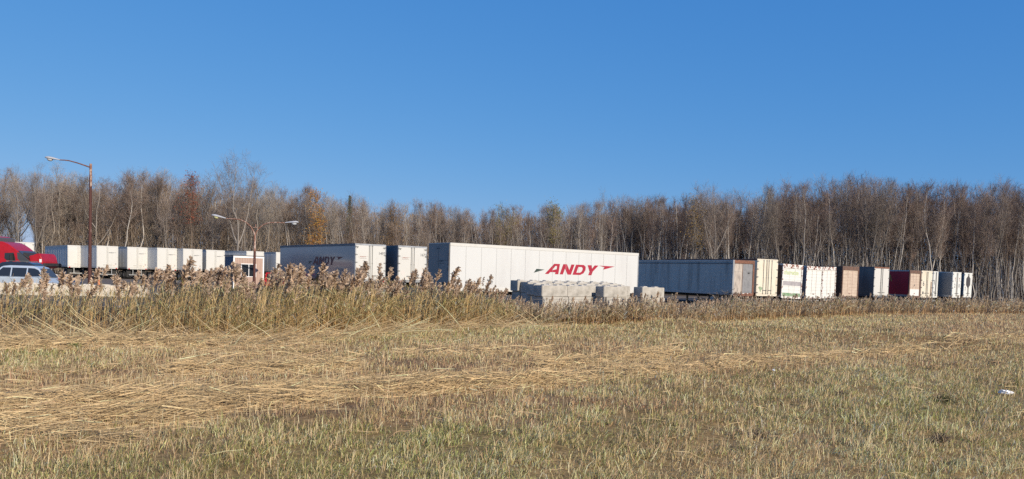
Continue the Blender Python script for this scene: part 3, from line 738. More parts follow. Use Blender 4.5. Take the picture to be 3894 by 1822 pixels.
def wagon(name, label, loc, rz, paint, Ln=4.75, w=.90, hgt=1.68, rails=None):
    """nose at -x, tail at +x"""
    r = empty(name, loc, rz, label, 'car')
    belt = .98
    low = [(-Ln/2, .42), (-Ln/2+.05, .75), (-Ln/2+.35, .88), (-Ln/2+1.05, belt+.02), (Ln/2-.16, belt+.02), (Ln/2-.02, .80), (Ln/2, .50), (Ln/2-.08, .30), (-Ln/2+.1, .26)]
    taper(MB(), low, lambda z: w - .05*abs(z-.6)).build('body', paint, r, bevel=.05, smooth=True, seg=3)
    gh = [(-Ln/2+1.08, belt), (-Ln/2+1.85, hgt-.06), (-Ln/2+2.3, hgt), (Ln/2-1.0, hgt-.01), (Ln/2-.66, hgt-.12), (Ln/2-.14, belt)]
    hw = lambda z: w - .03 - .16*max(0, z-belt)/(hgt-belt)*1.3
    taper(MB(), gh, hw).build('cabin', paint, r, bevel=.05, smooth=True, seg=3)
    def pane(pts, nm='window', mt='glass'):
        for sgn in (-1, 1):
            MB().add([(x, sgn*(hw(z)+.006), z) for x, z in pts], [tuple(range(len(pts)))]).build(nm, M[mt], r)
    top = hgt - .14
    pane([(-Ln/2+1.38, belt+.06), (-Ln/2+1.92, top), (-Ln/2+2.42, top), (-Ln/2+2.42, belt+.06)])
    pane([(-Ln/2+2.50, belt+.06), (-Ln/2+2.50, top), (-Ln/2+3.40, top), (-Ln/2+3.40, belt+.06)])
    pane([(-Ln/2+3.48, belt+.06), (-Ln/2+3.48, top), (Ln/2-.86, top-.02), (Ln/2-.60, top-.14), (Ln/2-.36, belt+.10)])
    for x0, z0, x1, z1, nm in ((-Ln/2+1.12, belt+.05, -Ln/2+1.80, hgt-.10, 'windscreen'), (Ln/2-.17, belt+.06, Ln/2-.60, hgt-.16, 'rear_window')):
        dx = -.014 if nm == 'windscreen' else .014
        MB().add([(x0+dx, -hw(z0)+.1, z0), (x0+dx, hw(z0)-.1, z0), (x1+dx, hw(z1)-.1, z1), (x1+dx, -hw(z1)+.1, z1)], [(0,1,2,3)]).build(nm, M['wshield'], r)
    for x in (-Ln/2+.88, Ln/2-.92):
        for sgn in (-1, 1): car_wheel(r, x, sgn*(w-.10))
    for sgn in (-1, 1):
        MB().box(Ln/2-.14, Ln/2-.02, sgn*(w-.16)-.09, sgn*(w-.16)+.09, .74, .96).build('tail_light', M['redlamp'], r, bevel=.02)
        MB().box(-Ln/2+.0, -Ln/2+.22, sgn*(w-.2)-.12, sgn*(w-.2)+.12, .66, .80).build('headlight', M['chrome'], r, bevel=.03)
        MB().box(-Ln/2+1.42, -Ln/2+1.60, sgn*(w+.09)-.08, sgn*(w+.09)+.08, belt+.03, belt+.18).build('side_mirror', paint, r, bevel=.03)
        if rails: MB().tube([(-Ln/2+2.2, sgn*(w-.26), hgt+.05), (Ln/2-1.0, sgn*(w-.26), hgt+.05)], .022, 6).box(-Ln/2+2.25, -Ln/2+2.3, sgn*(w-.26)-.02, sgn*(w-.26)+.02, hgt-.03, hgt+.05).box(Ln/2-1.1, Ln/2-1.05, sgn*(w-.26)-.02, sgn*(w-.26)+.02, hgt-.03, hgt+.05).build('roof_rail', rails, r)
    MB().box(-Ln/2-.03, -Ln/2+.1, -w+.1, w-.1, .32, .52).box(Ln/2-.1, Ln/2+.04, -w+.1, w-.1, .34, .54).build('bumper', paint, r, bevel=.03)
    MB().box(Ln/2+.041, Ln/2+.046, -.26, .26, .38, .50).build('number_plate', M['trim'], r)
    return r

p = at(192, 1085, 49.5); tail = Vector((p.x, p.y, 0))
wagon('minivan', 'pale silver minivan parked behind the low concrete blocks', (tail.x - 2.35, tail.y + .25, YARD + .012), R_(4), M['silver'], hgt=1.74)
p = at(176, 1060, 56.5)
wagon('estate_car', 'dark blue car with roof rails, behind the silver minivan', (p.x - 2.4, p.y, YARD + .012), R_(3), M['navy'], hgt=1.95, rails=M['rod'])

# red tractor unit, bonnet tipped forward
Yt = 63.0
p = at(95, 1080, Yt)
tk = empty('truck', (p.x, p.y, YARD + .012), R_(2), 'red sleeper truck with its bonnet tipped open, at the left edge', 'truck')
pt = lambda x, y: (lambda q: (q.x - p.x, q.z - YARD))(at(x, y, Yt))
cabp = [pt(x, y) for x, y in ((26,1030),(26,920),(45,922),(64,930),(84,944),(97,955),(150,1000),(158,1006),(160,1030))]
slp = [pt(x, y) for x, y in ((-140,1036),(-140,905),(-70,898),(0,899),(11,903),(11,1036))]
w2 = 1.18
taper(MB(), cabp, lambda z: w2).build('cab', M['truckred'], tk, bevel=.06, smooth=True, seg=3)
taper(MB(), slp, lambda z: w2+.02).build('sleeper', M['truckred'], tk, bevel=.06, smooth=True, seg=3)
taper(MB(), [pt(x, y) for x, y in ((11.5,1036),(11.5,904),(25.5,908),(25.5,1036))], lambda z: w2-.03).build('gap_panel', M['trimgrey'], tk)
for sg in (-1, 1):
    MB().add([(x, sg*(w2+.008), z) for x, z in [pt(*q) for q in ((53,964),(86,963),(92,985),(92,993),(60,991),(52,984))]], [tuple(range(6))]).build('side_window', M['glass'], tk)
    MB().add([(x, sg*(w2+.007), z) for x, z in [pt(*q) for q in ((98,962),(110,962),(150,998),(112,998),(100,985))]], [tuple(range(5))]).build('side_window', M['wshield'], tk)
    a = pt(80, 975); MB().box(a[0]-.12, a[0]+.12, sg*(w2+.12)-.05, sg*(w2+.12)+.09, a[1]-.42, a[1]+.18).build('mirror', M['black'], tk, bevel=.03)
    a = pt(-20, 1060); MB().lathe([(-.75,.02),(-.75,.30),(.75,.30),(.75,.02)], (a[0], sg*.95, .75), 'x', 18).build('fuel_tank', M['chrome'], tk, smooth=True)
(x0, z0), (x1, z1) = pt(99, 956), pt(151, 998)
MB().add([(x0+.02, -w2+.08, z0+.02), (x0+.02, w2-.08, z0+.02), (x1+.02, w2-.08, z1+.02), (x1+.02, -w2+.08, z1+.02)], [(0,1,2,3)]).build('windscreen', M['wshield'], tk)
taper(MB(), [pt(x, y) for x, y in ((100,1030),(100,962),(118,962),(152,985),(160,1005),(172,1030))], lambda z: .85).build('engine', M['chassis'], tk, bevel=.05)
hood = [pt(x - 15, y) for x, y in ((153,975),(168,972),(186,965),(194,967),(201,982),(206,1006),(205,1018),(192,1023),(170,1012),(158,1000))]
taper(MB(), hood, lambda z: w2-.08).build('bonnet', M['truckred'], tk, bevel=.06, smooth=True, seg=3)
a = pt(182, 993); MB().box(a[0]-.09, a[0]+.09, -w2+.06, -w2+.085, a[1]-.13, a[1]+.13).build('bonnet_badge', M['trim'], tk)
a = pt(198, 1005); MB().box(a[0]-.16, a[0]+.12, -w2+.02, w2-.02, a[1]-.20, a[1]+.06).build('grille', M['chassis'], tk, bevel=.03)
MB().box(-5.2, 1.9, -.5, -.38, .72, 1.0).box(-5.2, 1.9, .38, .5, .72, 1.0).build('chassis_rail', M['chassis'], tk)
for x in (1.2, -3.0, -4.35):
    for sg in (-1, 1): 
        wt = MB().lathe([(-.15,.32),(-.15,.48),(-.1,.52),(.1,.52),(.15,.48),(.15,.32)], (x, sg*.98, .52), 'y', 20).build('wheel', M['black'], tk, smooth=True)
        MB().lathe([(-.16,.1),(-.16,.30),(.16,.30),(.16,.1)], (x, sg*.98, .52), 'y', 16).build('rim', M['steel'], wt, smooth=True)
MB().box(1.75, 2.2, -1.1, 1.1, .42, .78).build('bumper', M['chrome'], tk, bevel=.04)

# white trailer beyond the truck
p = at(48, 1000, 84)
tf = empty('semi_trailer', (p.x, p.y, YARD + .012), R_(33), 'white trailer end showing above the red truck bonnet', 'trailer')
box_body(tf, 2.0, 11, 1.3, 2.72, M['whiteside'], M['rail'], M['darkrail'])
swing_doors(tf, 2.0, 1.3, 2.72, M['white'], M['white'], rods=2, hinges=3); undercarriage(tf, 2.0, 11, 1.3)

# red pickup seen from behind, beside the hut
p = at(1027, 1075, 66)
pk = empty('pickup_truck', (p.x, p.y, YARD + .012), R_(20), 'small red pickup seen from behind between hut and grey trailer', 'pickup')
taper(MB(), [(0,.45),(0,.98),(2.0,.98),(2.0,1.0),(3.6,1.0),(4.5,.9),(4.7,.5)], lambda z: .78).build('body', M['truckred'], pk, bevel=.04)
pk.rotation_euler = (0, 0, R_(100))
taper(MB(), [(1.95,.99),(2.1,1.62),(3.1,1.62),(3.7,.99)], lambda z: .74-.12*(z-.99)).build('cab', M['truckred'], pk, bevel=.04)
MB().add([(1.955,-.58,1.08),(1.955,.58,1.08),(2.05,.52,1.52),(2.05,-.52,1.52)], [(0,1,2,3)]).build('rear_window', M['glass'], pk)
MB().box(-.02, .001, -.74, .74, .50, .97).build('tailgate', M['truckred'], pk)
for sg in (-1, 1): MB().box(-.03, -.02, sg*.68-.05, sg*.68+.05, .62, .92).build('tail_light', M['redlamp'], pk)
for x in (.9, 3.8):
    for sg in (-1, 1): car_wheel(pk, x, sg*.68, .32, .2)

# blue utility trailer with a pale slotted ramp rail along its top
p0, p1 = at(224, 1048, 52), at(301, 1064, 53)
ut = empty('utility_trailer', (p0.x, p0.y, YARD + .012), 0, 'dark blue utility trailer topped by a sloping pale slotted rail', 'trailer')
dx, dy = p1.x - p0.x, p1.y - p0.y; za, zb = p0.z - YARD, p1.z - YARD
MB().prism([(-.05,.42),(dx,.42),(dx,zb-.18),(-.05,za-.18)], -.1, 1.5, 'y').build('body', M['bluebody'], ut)
rl = MB()
rl.prism([(-.35,za+.10),(dx,zb+.0),(dx,zb+.05),(-.35,za+.15)], -.16, -.12, 'y').prism([(-.35,za-.06),(dx,zb-.16),(dx,zb-.11),(-.35,za-.01)], -.16, -.12, 'y')
for k in range(11):
    x = -.35 + (dx+.35)*k/10; z = za + (zb-.10-za+.0)*k/10
    rl.box(x-.035, x+.035, -.155, -.125, z-.06, z+.12)
rl.build('ramp_rail', M['trim'], ut)
MB().box(dx-.06, dx+.02, -.14, -.08, .1, zb).build('corner_post', M['trim'], ut)
for y in (.0, 1.4): car_wheel(ut, dx*.5, y, .3, .2)

# traffic cone
p = at(376, 1100, 50); p.z = YARD + .012
cn = empty('traffic_cone', tuple(p), 0, 'orange and white traffic cone near the foot of the rusty pole', 'cone')
MB().lathe([(.04,.19),(.55,.11)], (0,0,0), 'z', 14).build('cone_body', M['plastic'], cn, smooth=True)
MB().lathe([(.551,.109),(1.0,.035)], (0,0,0), 'z', 14).build('cone_tip', M['orange'], cn, smooth=True)
MB().box(-.24,.24,-.24,.24,0,.04).build('cone_base', M['orange'], cn)

# ------------------------------------------------------------------ concrete blocks
def block_mesh(L, W=.74, Hh=.61, cm='concrete'):
    b = MB().box(0, L, 0, W, 0, Hh).build('concrete_block', M[cm], None, bevel=.025)
    n = max(2, round(L/.9))
    for k in range(n):
        cx = L*(k+.5)/n; s = MB().add([(cx-.17, W/2-.17, Hh), (cx+.17, W/2-.17, Hh), (cx+.17, W/2+.17, Hh), (cx-.17, W/2+.17, Hh),
                                (cx-.13, W/2-.13, Hh+.055), (cx+.13, W/2-.13, Hh+.055), (cx+.13, W/2+.13, Hh+.055), (cx-.13, W/2+.13, Hh+.055)],
                               [(4,5,6,7),(0,1,5,4),(1,2,6,5),(2,3,7,6),(3,0,4,7)])
        s.build('stud', M[cm], b)
    return b
blk = block_mesh(1.83)
bpy.context.view_layer.update()
first = [True]
def place_block(loc, rz, label, group, scx=1.0):
    o = blk if first[0] else copy_tree(blk)
    first[0] = False
    o.location = loc; o.rotation_euler = (random.uniform(-.006,.006), random.uniform(-.006,.006), rz + random.uniform(-.012,.012)); o.scale = (scx, 1, 1)
    return tag(o, label, 'concrete block', group)
e1 = Vector((math.cos(R_(36)), math.sin(R_(36)), 0)); e2 = Vector((-math.sin(R_(36)), math.cos(R_(36)), 0))
P0 = Vector((1.67, 42.0, 0))
GB = 'concrete blocks piled in front of the big white trailer'
rown = {-2: 'foremost row', -1: 'second row', 0: 'third row', 1: 'fourth row', 2: 'fifth row', 3: 'rearmost row'}
layn = ['bottom', 'middle', 'top']; ordn = ['first', 'second', 'third', 'fourth']
for r, segs in ((0, [-.1, 1.77]), (-1, [3.80]), (-2, [6.15]), (1, [0, 1.87, 3.74, 5.61]), (2, [.1, 1.97, 3.84, 5.71]), (3, [0, 1.87, 3.74, 5.61])):
    for j, s0 in enumerate(segs):
        for ly in range(3):
            if r >= 1 and ly == 0 and j > 0: continue
            q = P0 + e1 * (s0 + random.uniform(-.03,.03) + (.0 if ly == 2 else .08)) + e2 * (r * .77 + random.uniform(-.02,.02))
            z = {0:.38, -1:.40, -2:.42, 1:.42, 2:.52, 3:.60}[r]
            wh = '' if len(segs) == 1 else f', {ordn[j]} from its left end'
            place_block((q.x, q.y, z + ly * .615), R_(36), f'concrete block in the {layn[ly]} layer of the {rown[r]}{wh}', GB)
# low line of blocks before the minivan
blk = block_mesh(1.83, Hh=.70, cm='palecon'); bpy.context.view_layer.update(); first[0] = True
GL = 'low concrete blocks lined up beside the parked cars at the left'
for k in range(8):
    a = at(8 + k*62, 1130, 45.5)
    place_block((a.x - 1.0, 45.5 + .25*k, YARD), R_(7), f'low pale block at the left yard edge, {["first","second","third","fourth","fifth","sixth","seventh","eighth"][k]} from the left', GL)
# jersey barriers in the shade under the lettered trailers
def barrier():
    pr = [(-.30,0),(.30,0),(.30,.08),(.20,.33),(.10,1.0),(-.10,1.0),(-.20,.33),(-.30,.08)]
    return MB().prism(pr, 0, 3.0, 'y').build('concrete_barrier', M['concrete'], None, bevel=.02)
bb = barrier()
for k, px in enumerate((1690, 1585, 1475)):
    o = bb if k == 0 else bb.copy()
    if k: COL.objects.link(o)
    a = at(px, 1150, 50.0 + 1.2*k); o.location = (a.x, a.y, YARD); o.rotation_euler = (0, 0, R_(72))
    tag(o, f'grey concrete barrier behind the reeds, {["nearest the big white trailer","in the middle of three","nearest the 1497 trailer"][k]}', 'barrier', 'concrete barriers behind the reeds')

# wire fence along the reeds
fe = empty('wire_fence', (0, 0, 0), 0, 'thin wire fence on dark posts along the back of the reeds', 'fence')
fp = [(x, float(Yr(x)) + 1.6) for x in (1.0, 5.2, 9.4, 13.6, 17.8, 22, 26.2, 30.4, 34.6, 38.8)]
for x, y in fp:
    z = float(H(x, y)); MB().tube([(x, y, z-.1), (x + random.uniform(-.05,.05), y, z+1.45)], .04, 6).build('post', M['post'], fe)
for hh in (.5, .9, 1.3):
    MB().tube([(x, y, float(H(x, y)) + hh) for x, y in fp], .008, 4).build('wire', M['wire'], fe)

exec_later = []
# ------------------------------------------------------------------ ribbons: thin leaves, stalks and twigs as numpy strips
def rib(p0, p1, p2, wv, C0, C2=None, tip=0.0):
    """N strips through three points; wv = half-width vectors"""
    N = len(p0)
    V = np.stack([p0 - wv, p0 + wv, p1 - wv*.85, p1 + wv*.85, p2 - wv*tip, p2 + wv*tip], 1).reshape(-1, 3)
    o = (np.arange(N) * 6)[:, None]
    F = np.concatenate([o + np.array([[0,1,3]]), o + np.array([[0,3,2]]), o + np.array([[2,3,5]]), o + np.array([[2,5,4]])] if tip else
                       [o + np.array([[0,1,3]]), o + np.array([[0,3,2]]), o + np.array([[2,3,5]])])
    C2 = C0 if C2 is None else C2
    C = np.stack([C0, C0, (C0+C2)/2, (C0+C2)/2, C2, C2], 1).reshape(-1, 3)
    return V, F, C
def join(parts):
    Vs, Fs, Cs, o = [], [], [], 0
    for V, F, C in parts:
        Vs.append(V); Fs.append(F + o); Cs.append(C); o += len(V)
    return np.concatenate(Vs), np.concatenate(Fs), np.concatenate(Cs)
def unit(v): return v / np.maximum(np.linalg.norm(v, axis=-1, keepdims=True), 1e-9)
def rdir(N, r=RNG):
    a = r.uniform(0, 2*np.pi, N); return np.stack([np.cos(a), np.sin(a), np.zeros(N)], 1)

def ground_px(px, py):
    z = .1
    for _ in range(8):
        d = V_R * ((px - 1947) / FPX) + V_U * ((PPY - py) / FPX) + V_F
        k = (z - CZ) / d.z; X, Y = d.x*k, d.y*k; z = float(H(X, Y))
    return Vector((X, Y, z))
# ------------------------------------------------------------------ field cover
def sample_field(n, y0, y1, pw):
    """field points, thinner with distance"""
    u = RNG.uniform(-.73, .73, n); k = RNG.uniform(0, 1, n); e = 2 - pw
    Y = (y0**e + k * (y1**e - y0**e)) ** (1/e)
    X = u * Y; ok = (Y < Yr(X) + 1.5)
    return X[ok], Y[ok]

def build_grass():
    parts = []
    X, Y = sample_field(1350000, 8.2, 80, 1.0)
    w = zone(X, Y); N = len(X)
    cum = np.cumsum(w + 1e-9, 1); cum /= cum[:, -1:]
    kd = (RNG.uniform(0, 1, N)[:, None] > cum).sum(1)
    clump = wob(X*3, Y*3, 1.0); clump2 = wob(Y*2, X*2, 2.2)
    keep = RNG.uniform(0, 1, N) < np.clip(.66 + .85*clump + .25*clump2, .12, 1) * np.array([1, 1, .55, .6, .35])[kd]
    X, Y, kd, clump, clump2 = X[keep], Y[keep], kd[keep], clump[keep], clump2[keep]; N = len(X)
    Z = H(X, Y)
    hh = np.array([.085, .095, .11, .09, .07])[kd] * RNG.lognormal(0, .42, N) * np.where(RNG.uniform(0,1,N) < .02, 2.2, 1) * np.clip(1 + .6*clump2 + .5*clump, .35, 2.2)
    hh = np.clip(hh, .04, .55)
    wd = (.0010 + .00026*Y) * RNG.uniform(.7, 1.4, N)
    base = np.stack([X, Y, Z - .01], 1)
    ld = rdir(N) * np.array([1, 1, 0]) + np.array([.35, 0, 0])
    lean = RNG.uniform(.15, 1.65, N)[:, None] * np.array([.8, .9, .8, .9, .9])[kd][:, None]
    up = np.array([0, 0, 1.])
    p1 = base + up*(hh*.58)[:, None] + ld*lean*(hh*.35)[:, None]
    p2 = base + up*(hh*(1.05 - .42*lean[:, 0]))[:, None] + ld*lean*(hh*1.05)[:, None]
    wv = rdir(N) * wd[:, None]
    C = PAL[kd] * RNG.lognormal(0, .28, (N, 1)) * RNG.lognormal(0, .06, (N, 3))
    C = C * (1 + .22*wob(X*.9, Y*.9, .8) + .12*wob(Y*3, X*3, 1.3))[:, None] * np.array([1, 1, 1])
    C = np.clip(C, .02, .8)
    parts.append(rib(base, p1, p2, wv, C*.85, np.clip(C*1.08, 0, .8)))
    print('grass', N)
    # cut stubble: stiff upright stalks
    X, Y = sample_field(95000, 8.2, 80, 1.0); w = zone(X, Y)
    keep = RNG.uniform(0, 1, len(X)) < np.clip(w[:, S]*1.0 + w[:, B]*.75 + w[:, K]*.06 + .01, 0, 1)
    X, Y = X[keep], Y[keep]; N = len(X)
    base = np.stack([X, Y, H(X, Y)], 1); hh = RNG.uniform(.06, .25, N) * np.where(RNG.uniform(0,1,N) < .05, 2.0, 1)
    d = rdir(N)*RNG.uniform(0, .35, (N, 1)); d[:, 2] = 1
    C = np.array([.60,.46,.28]) * RNG.lognormal(0, .28, (N, 1)) * np.array([1, 1, 1])
    parts.append(rib(base, base + d*hh[:, None]*.5, base + d*hh[:, None], rdir(N)*((.0012 + .00024*Y)*RNG.uniform(.7, 1.3, N))[:, None], np.clip(C*.8, 0, .8), np.clip(C, 0, .8), .7))
    # straw lying in swathes
    X, Y = sample_field(460000, 8.2, 80, 1.0); w = zone(X, Y)
    sw = wob(X*.25 + 3, (Y - .12*X)*1.5, 1.6)
    keep = RNG.uniform(0, 1, len(X)) < np.clip(w[:, S]*.68 - .24 + .62*np.maximum(sw, -.4)*w[:, S], .005, 1)
    X, Y, sw = X[keep], Y[keep], sw[keep]; N = len(X)
    ang = RNG.normal(.12, .60, N) + np.where(RNG.uniform(0, 1, N) < .12, RNG.uniform(-1.5, 1.5, N), 0) + np.where(RNG.uniform(0,1,N) < .5, np.pi, 0)
    Ln = RNG.uniform(.10, .55, N); el = RNG.normal(.07, .17, N)
    d = np.stack([np.cos(ang)*np.cos(el), np.sin(ang)*np.cos(el), np.sin(el)], 1)
    h0 = np.abs(RNG.normal(.05, .06, N)) + .10*np.maximum(sw, 0)
    c = np.stack([X, Y, H(X, Y) + h0 + .02], 1)
    p0 = c - d*(Ln/2)[:, None]; p2 = c + d*(Ln/2)[:, None]
    for p in (p0, p2): p[:, 2] = np.maximum(p[:, 2], H(p[:, 0], p[:, 1]) + .012)
    C = np.array([.49,.36,.20]) * RNG.lognormal(0, .36, (N, 1)) * RNG.lognormal(0, .04, (N, 3))
    wv = np.stack([np.zeros(N), RNG.normal(0, .5, N), np.ones(N)], 1); wv = unit(wv) * ((.0013 + .00020*Y)*RNG.uniform(.6, 1.5, N))[:, None]
    c = c + np.array([0, 0, .05])*RNG.uniform(-.5, 1, (N, 1)) + np.stack([-np.sin(ang), np.cos(ang), 0*ang], 1)*(Ln*RNG.normal(0, .07, N))[:, None]
    parts.append(rib(p0, c, p2, wv, np.clip(C, 0, .85), None, .6))
    print('straw', N)
    # tall dry wisps left standing here and there
    n = 260; X, Y = sample_field(n, 8.5, 45, 1.2); X, Y = np.repeat(X, 9), np.repeat(Y, 9); N = len(X)
    X = X + RNG.normal(0, .10, N); Y = Y + RNG.normal(0, .10, N); base = np.stack([X, Y, H(X, Y)], 1)
    hh = RNG.uniform(.15, .40, N)[:, None]; d = rdir(N)*RNG.uniform(.05, .5, (N, 1)) + np.array([.12, 0, 0]); up = np.array([0, 0, 1.])
    parts.append(rib(base, base + up*hh*.55 + d*hh*.25, base + up*hh*.9 + d*hh, rdir(N)*((.0016 + .00022*Y)*RNG.uniform(.7, 1.3, N))[:, None], np.array([.66,.53,.31])*RNG.lognormal(0, .22, (N, 1))))
    # windrows: heaped straw left in lines by the mower
    rows = [([(-60,1572),(300,1552),(745,1532),(1242,1512),(1600,1490),(1940,1468),(2100,1450)], 12500, .26),
            ([(-60,1625),(400,1606),(800,1590)], 3000, .3), ([(-60,1655),(250,1670),(520,1700)], 900, .25),
            ([(650,1432),(950,1420),(1350,1400)], 3500, .3), ([(700,1555),(1000,1545),(1250,1535)], 2500, .3),
            ([(2150,1450),(2500,1415),(2850,1385),(3200,1362),(3500,1338)], 5200, .34), ([(2050,1400),(2350,1372),(2600,1350)], 2200, .3),
            ([(3500,1312),(3750,1296),(3920,1290)], 1600, .4), ([(-60,1330),(300,1318),(800,1316),(1300,1290)], 5000, .5), ([(1500,1345),(1800,1350),(2100,1342)], 800, .3)]
    b0, b1, b2, bc, bw = [], [], [], [], []
    for pl, n, sd_ in rows:
        q = np.array([tuple(ground_px(*p_)) for p_ in pl]); u = RNG.uniform(0, len(pl)-1, n); i0 = np.minimum(u.astype(int), len(pl)-2); fr = (u - i0)[:, None]
        c = q[i0]*(1-fr) + q[i0+1]*fr; t = unit((q[i0+1]-q[i0])[:, :2]); nrm = np.stack([-t[:, 1], t[:, 0]], 1)
        gate = .5 + .5*np.sin(u*7.3 + n)*np.sin(u*3.1 + 1)
        k_ = RNG.uniform(0, 1, n) < .35 + .65*gate; k_ &= RNG.uniform(0, 1, n) < .62; c, t, nrm = c[k_], t[k_], nrm[k_]; n = len(c)
        off = RNG.normal(0, sd_, n); c[:, :2] += nrm*off[:, None]
        c[:, 2] = H(c[:, 0], c[:, 1]) + .02 + np.abs(RNG.normal(0, .13, n))*np.exp(-(off/sd_)**2)*1.5
        a = np.arctan2(t[:, 1], t[:, 0]) + RNG.normal(0, .45, n); el = RNG.normal(.05, .20, n)
        d = np.stack([np.cos(a)*np.cos(el), np.sin(a)*np.cos(el), np.sin(el)], 1)*RNG.uniform(.10, .42, (n, 1))
        p0, p2 = c - d, c + d
        for p in (p0, p2): p[:, 2] = np.maximum(p[:, 2], H(p[:, 0], p[:, 1]) + .012)
        b0.append(p0); b1.append(c); b2.append(p2); bc.append(np.array([.52,.385,.215])*RNG.lognormal(0, .32, (n, 1)))
        bw.append(unit(np.stack([np.zeros(n), RNG.normal(0, .5, n), np.ones(n)], 1))*((.0022 + .00024*c[:, 1])*RNG.uniform(.7, 1.5, n))[:, None])
    b0, b1, b2, bc, bw = map(np.concatenate, (b0, b1, b2, bc, bw))
    parts.append(rib(b0, b1, b2, bw, np.clip(bc, 0, .85), None, .6))
    V, F, C = join(parts)
    o = mesh_np('grass', V, F, C, M['grass'])
    tag(o, 'dry grass, stubble and laid straw covering the field', 'grass', kind='stuff')
build_grass()

# ------------------------------------------------------------------ reeds
def reed_geo(N, base, hh, lean, plume, leafc, stemc, plc, wsc, r=RNG, nleaf=6, nplume=14, drop=.5):
    """returns stem, leaf, plume parts for N reeds"""
    up = np.array([0, 0, 1.]); H1 = hh[:, None]
    p1 = base + up*H1*.52 + lean*H1*.16; p2 = base + up*H1*.94 + lean*H1*.62
    sw = (.0072*wsc)[:, None]
    stem = rib(base, p1, p2, rdir(N, r)*sw, stemc*np.array([.80,.66,.52]), stemc, .6)
    lv = []
    for k in range(nleaf):
        t = r.uniform(.22, .86, N)[:, None]
        q = np.where(t < .52, base + (p1-base)*(t/.52), p1 + (p2-p1)*((t-.52)/.48))
        d = rdir(N, r) + np.array([.5, 0, 0]); ln = r.uniform(.28, .55, N)[:, None]
        a = q + d*ln*.5 + up*ln*r.uniform(.15, .55, (N, 1)); b = q + d*ln + up*ln*r.uniform(-.35, .35, (N, 1))
        wv = unit(np.cross(d, up) + .4*r.normal(0, 1, (N, 3)))*(.0115*wsc)[:, None]
        c = leafc*r.lognormal(-.05, .42, (N, 1))
        lv.append(rib(q, a, b, wv, np.clip(c, 0, .7)))
    pl = []
    m_ = plume > 0; n = int(m_.sum())
    if n:
        top = p2[m_]; dirn = unit((p2 - p1)[m_]); pz = plume[m_][:, None]
        for k in range(nplume):
            t = r.uniform(-.12, .85, n)[:, None]
            q = top + dirn*pz*t*.9
            env = (1 - np.abs(t-.25)*1.05)
            d = unit(rdir(n, r)*.55 + np.array([.22, 0, 0]) + dirn*r.uniform(.25, 1.1, (n, 1)))
            ln = pz*.40*np.clip(env, .15, 1)*r.uniform(.6, 1.25, (n, 1))
            a = q + d*ln*.55; b = q + d*ln + np.array([0, 0, -1])*ln*drop*r.uniform(0, 1, (n, 1))
            wv = unit(r.normal(0, 1, (n, 3)))*(pz*.065*np.clip(wsc[m_], .8, 2)[:, None]/1.2)
            c = plc[m_]*r.lognormal(0, .16, (n, 1))
            pl.append(rib(q, a, b, wv, np.clip(c, 0, .7), None, .35))
    return stem, lv, pl

def reed_zone(px):
    """per-reed density, height, plume share, greenness along the photo's width"""
    dens = np.interp(px, [0,440,600,1250,1750,1900,2050,2540,2620,3000,3060,3894], [.30,.34,.95,1,.95,.85,.7,.7,.75,.7,.62,.6])
    hgt = np.interp(px, [0,250,600,1000,1300,1800,2000,2600,3000,3300,3894], [1.66,1.66,1.82,2.06,1.98,1.72,.95,1.25,1.22,1.2,1.2])
    green = np.interp(px, [0,400,900,1500,1800,2050,2600,3894], [.10,.20,.32,.26,.2,.12,.08,.05])
    return dens, hgt, green

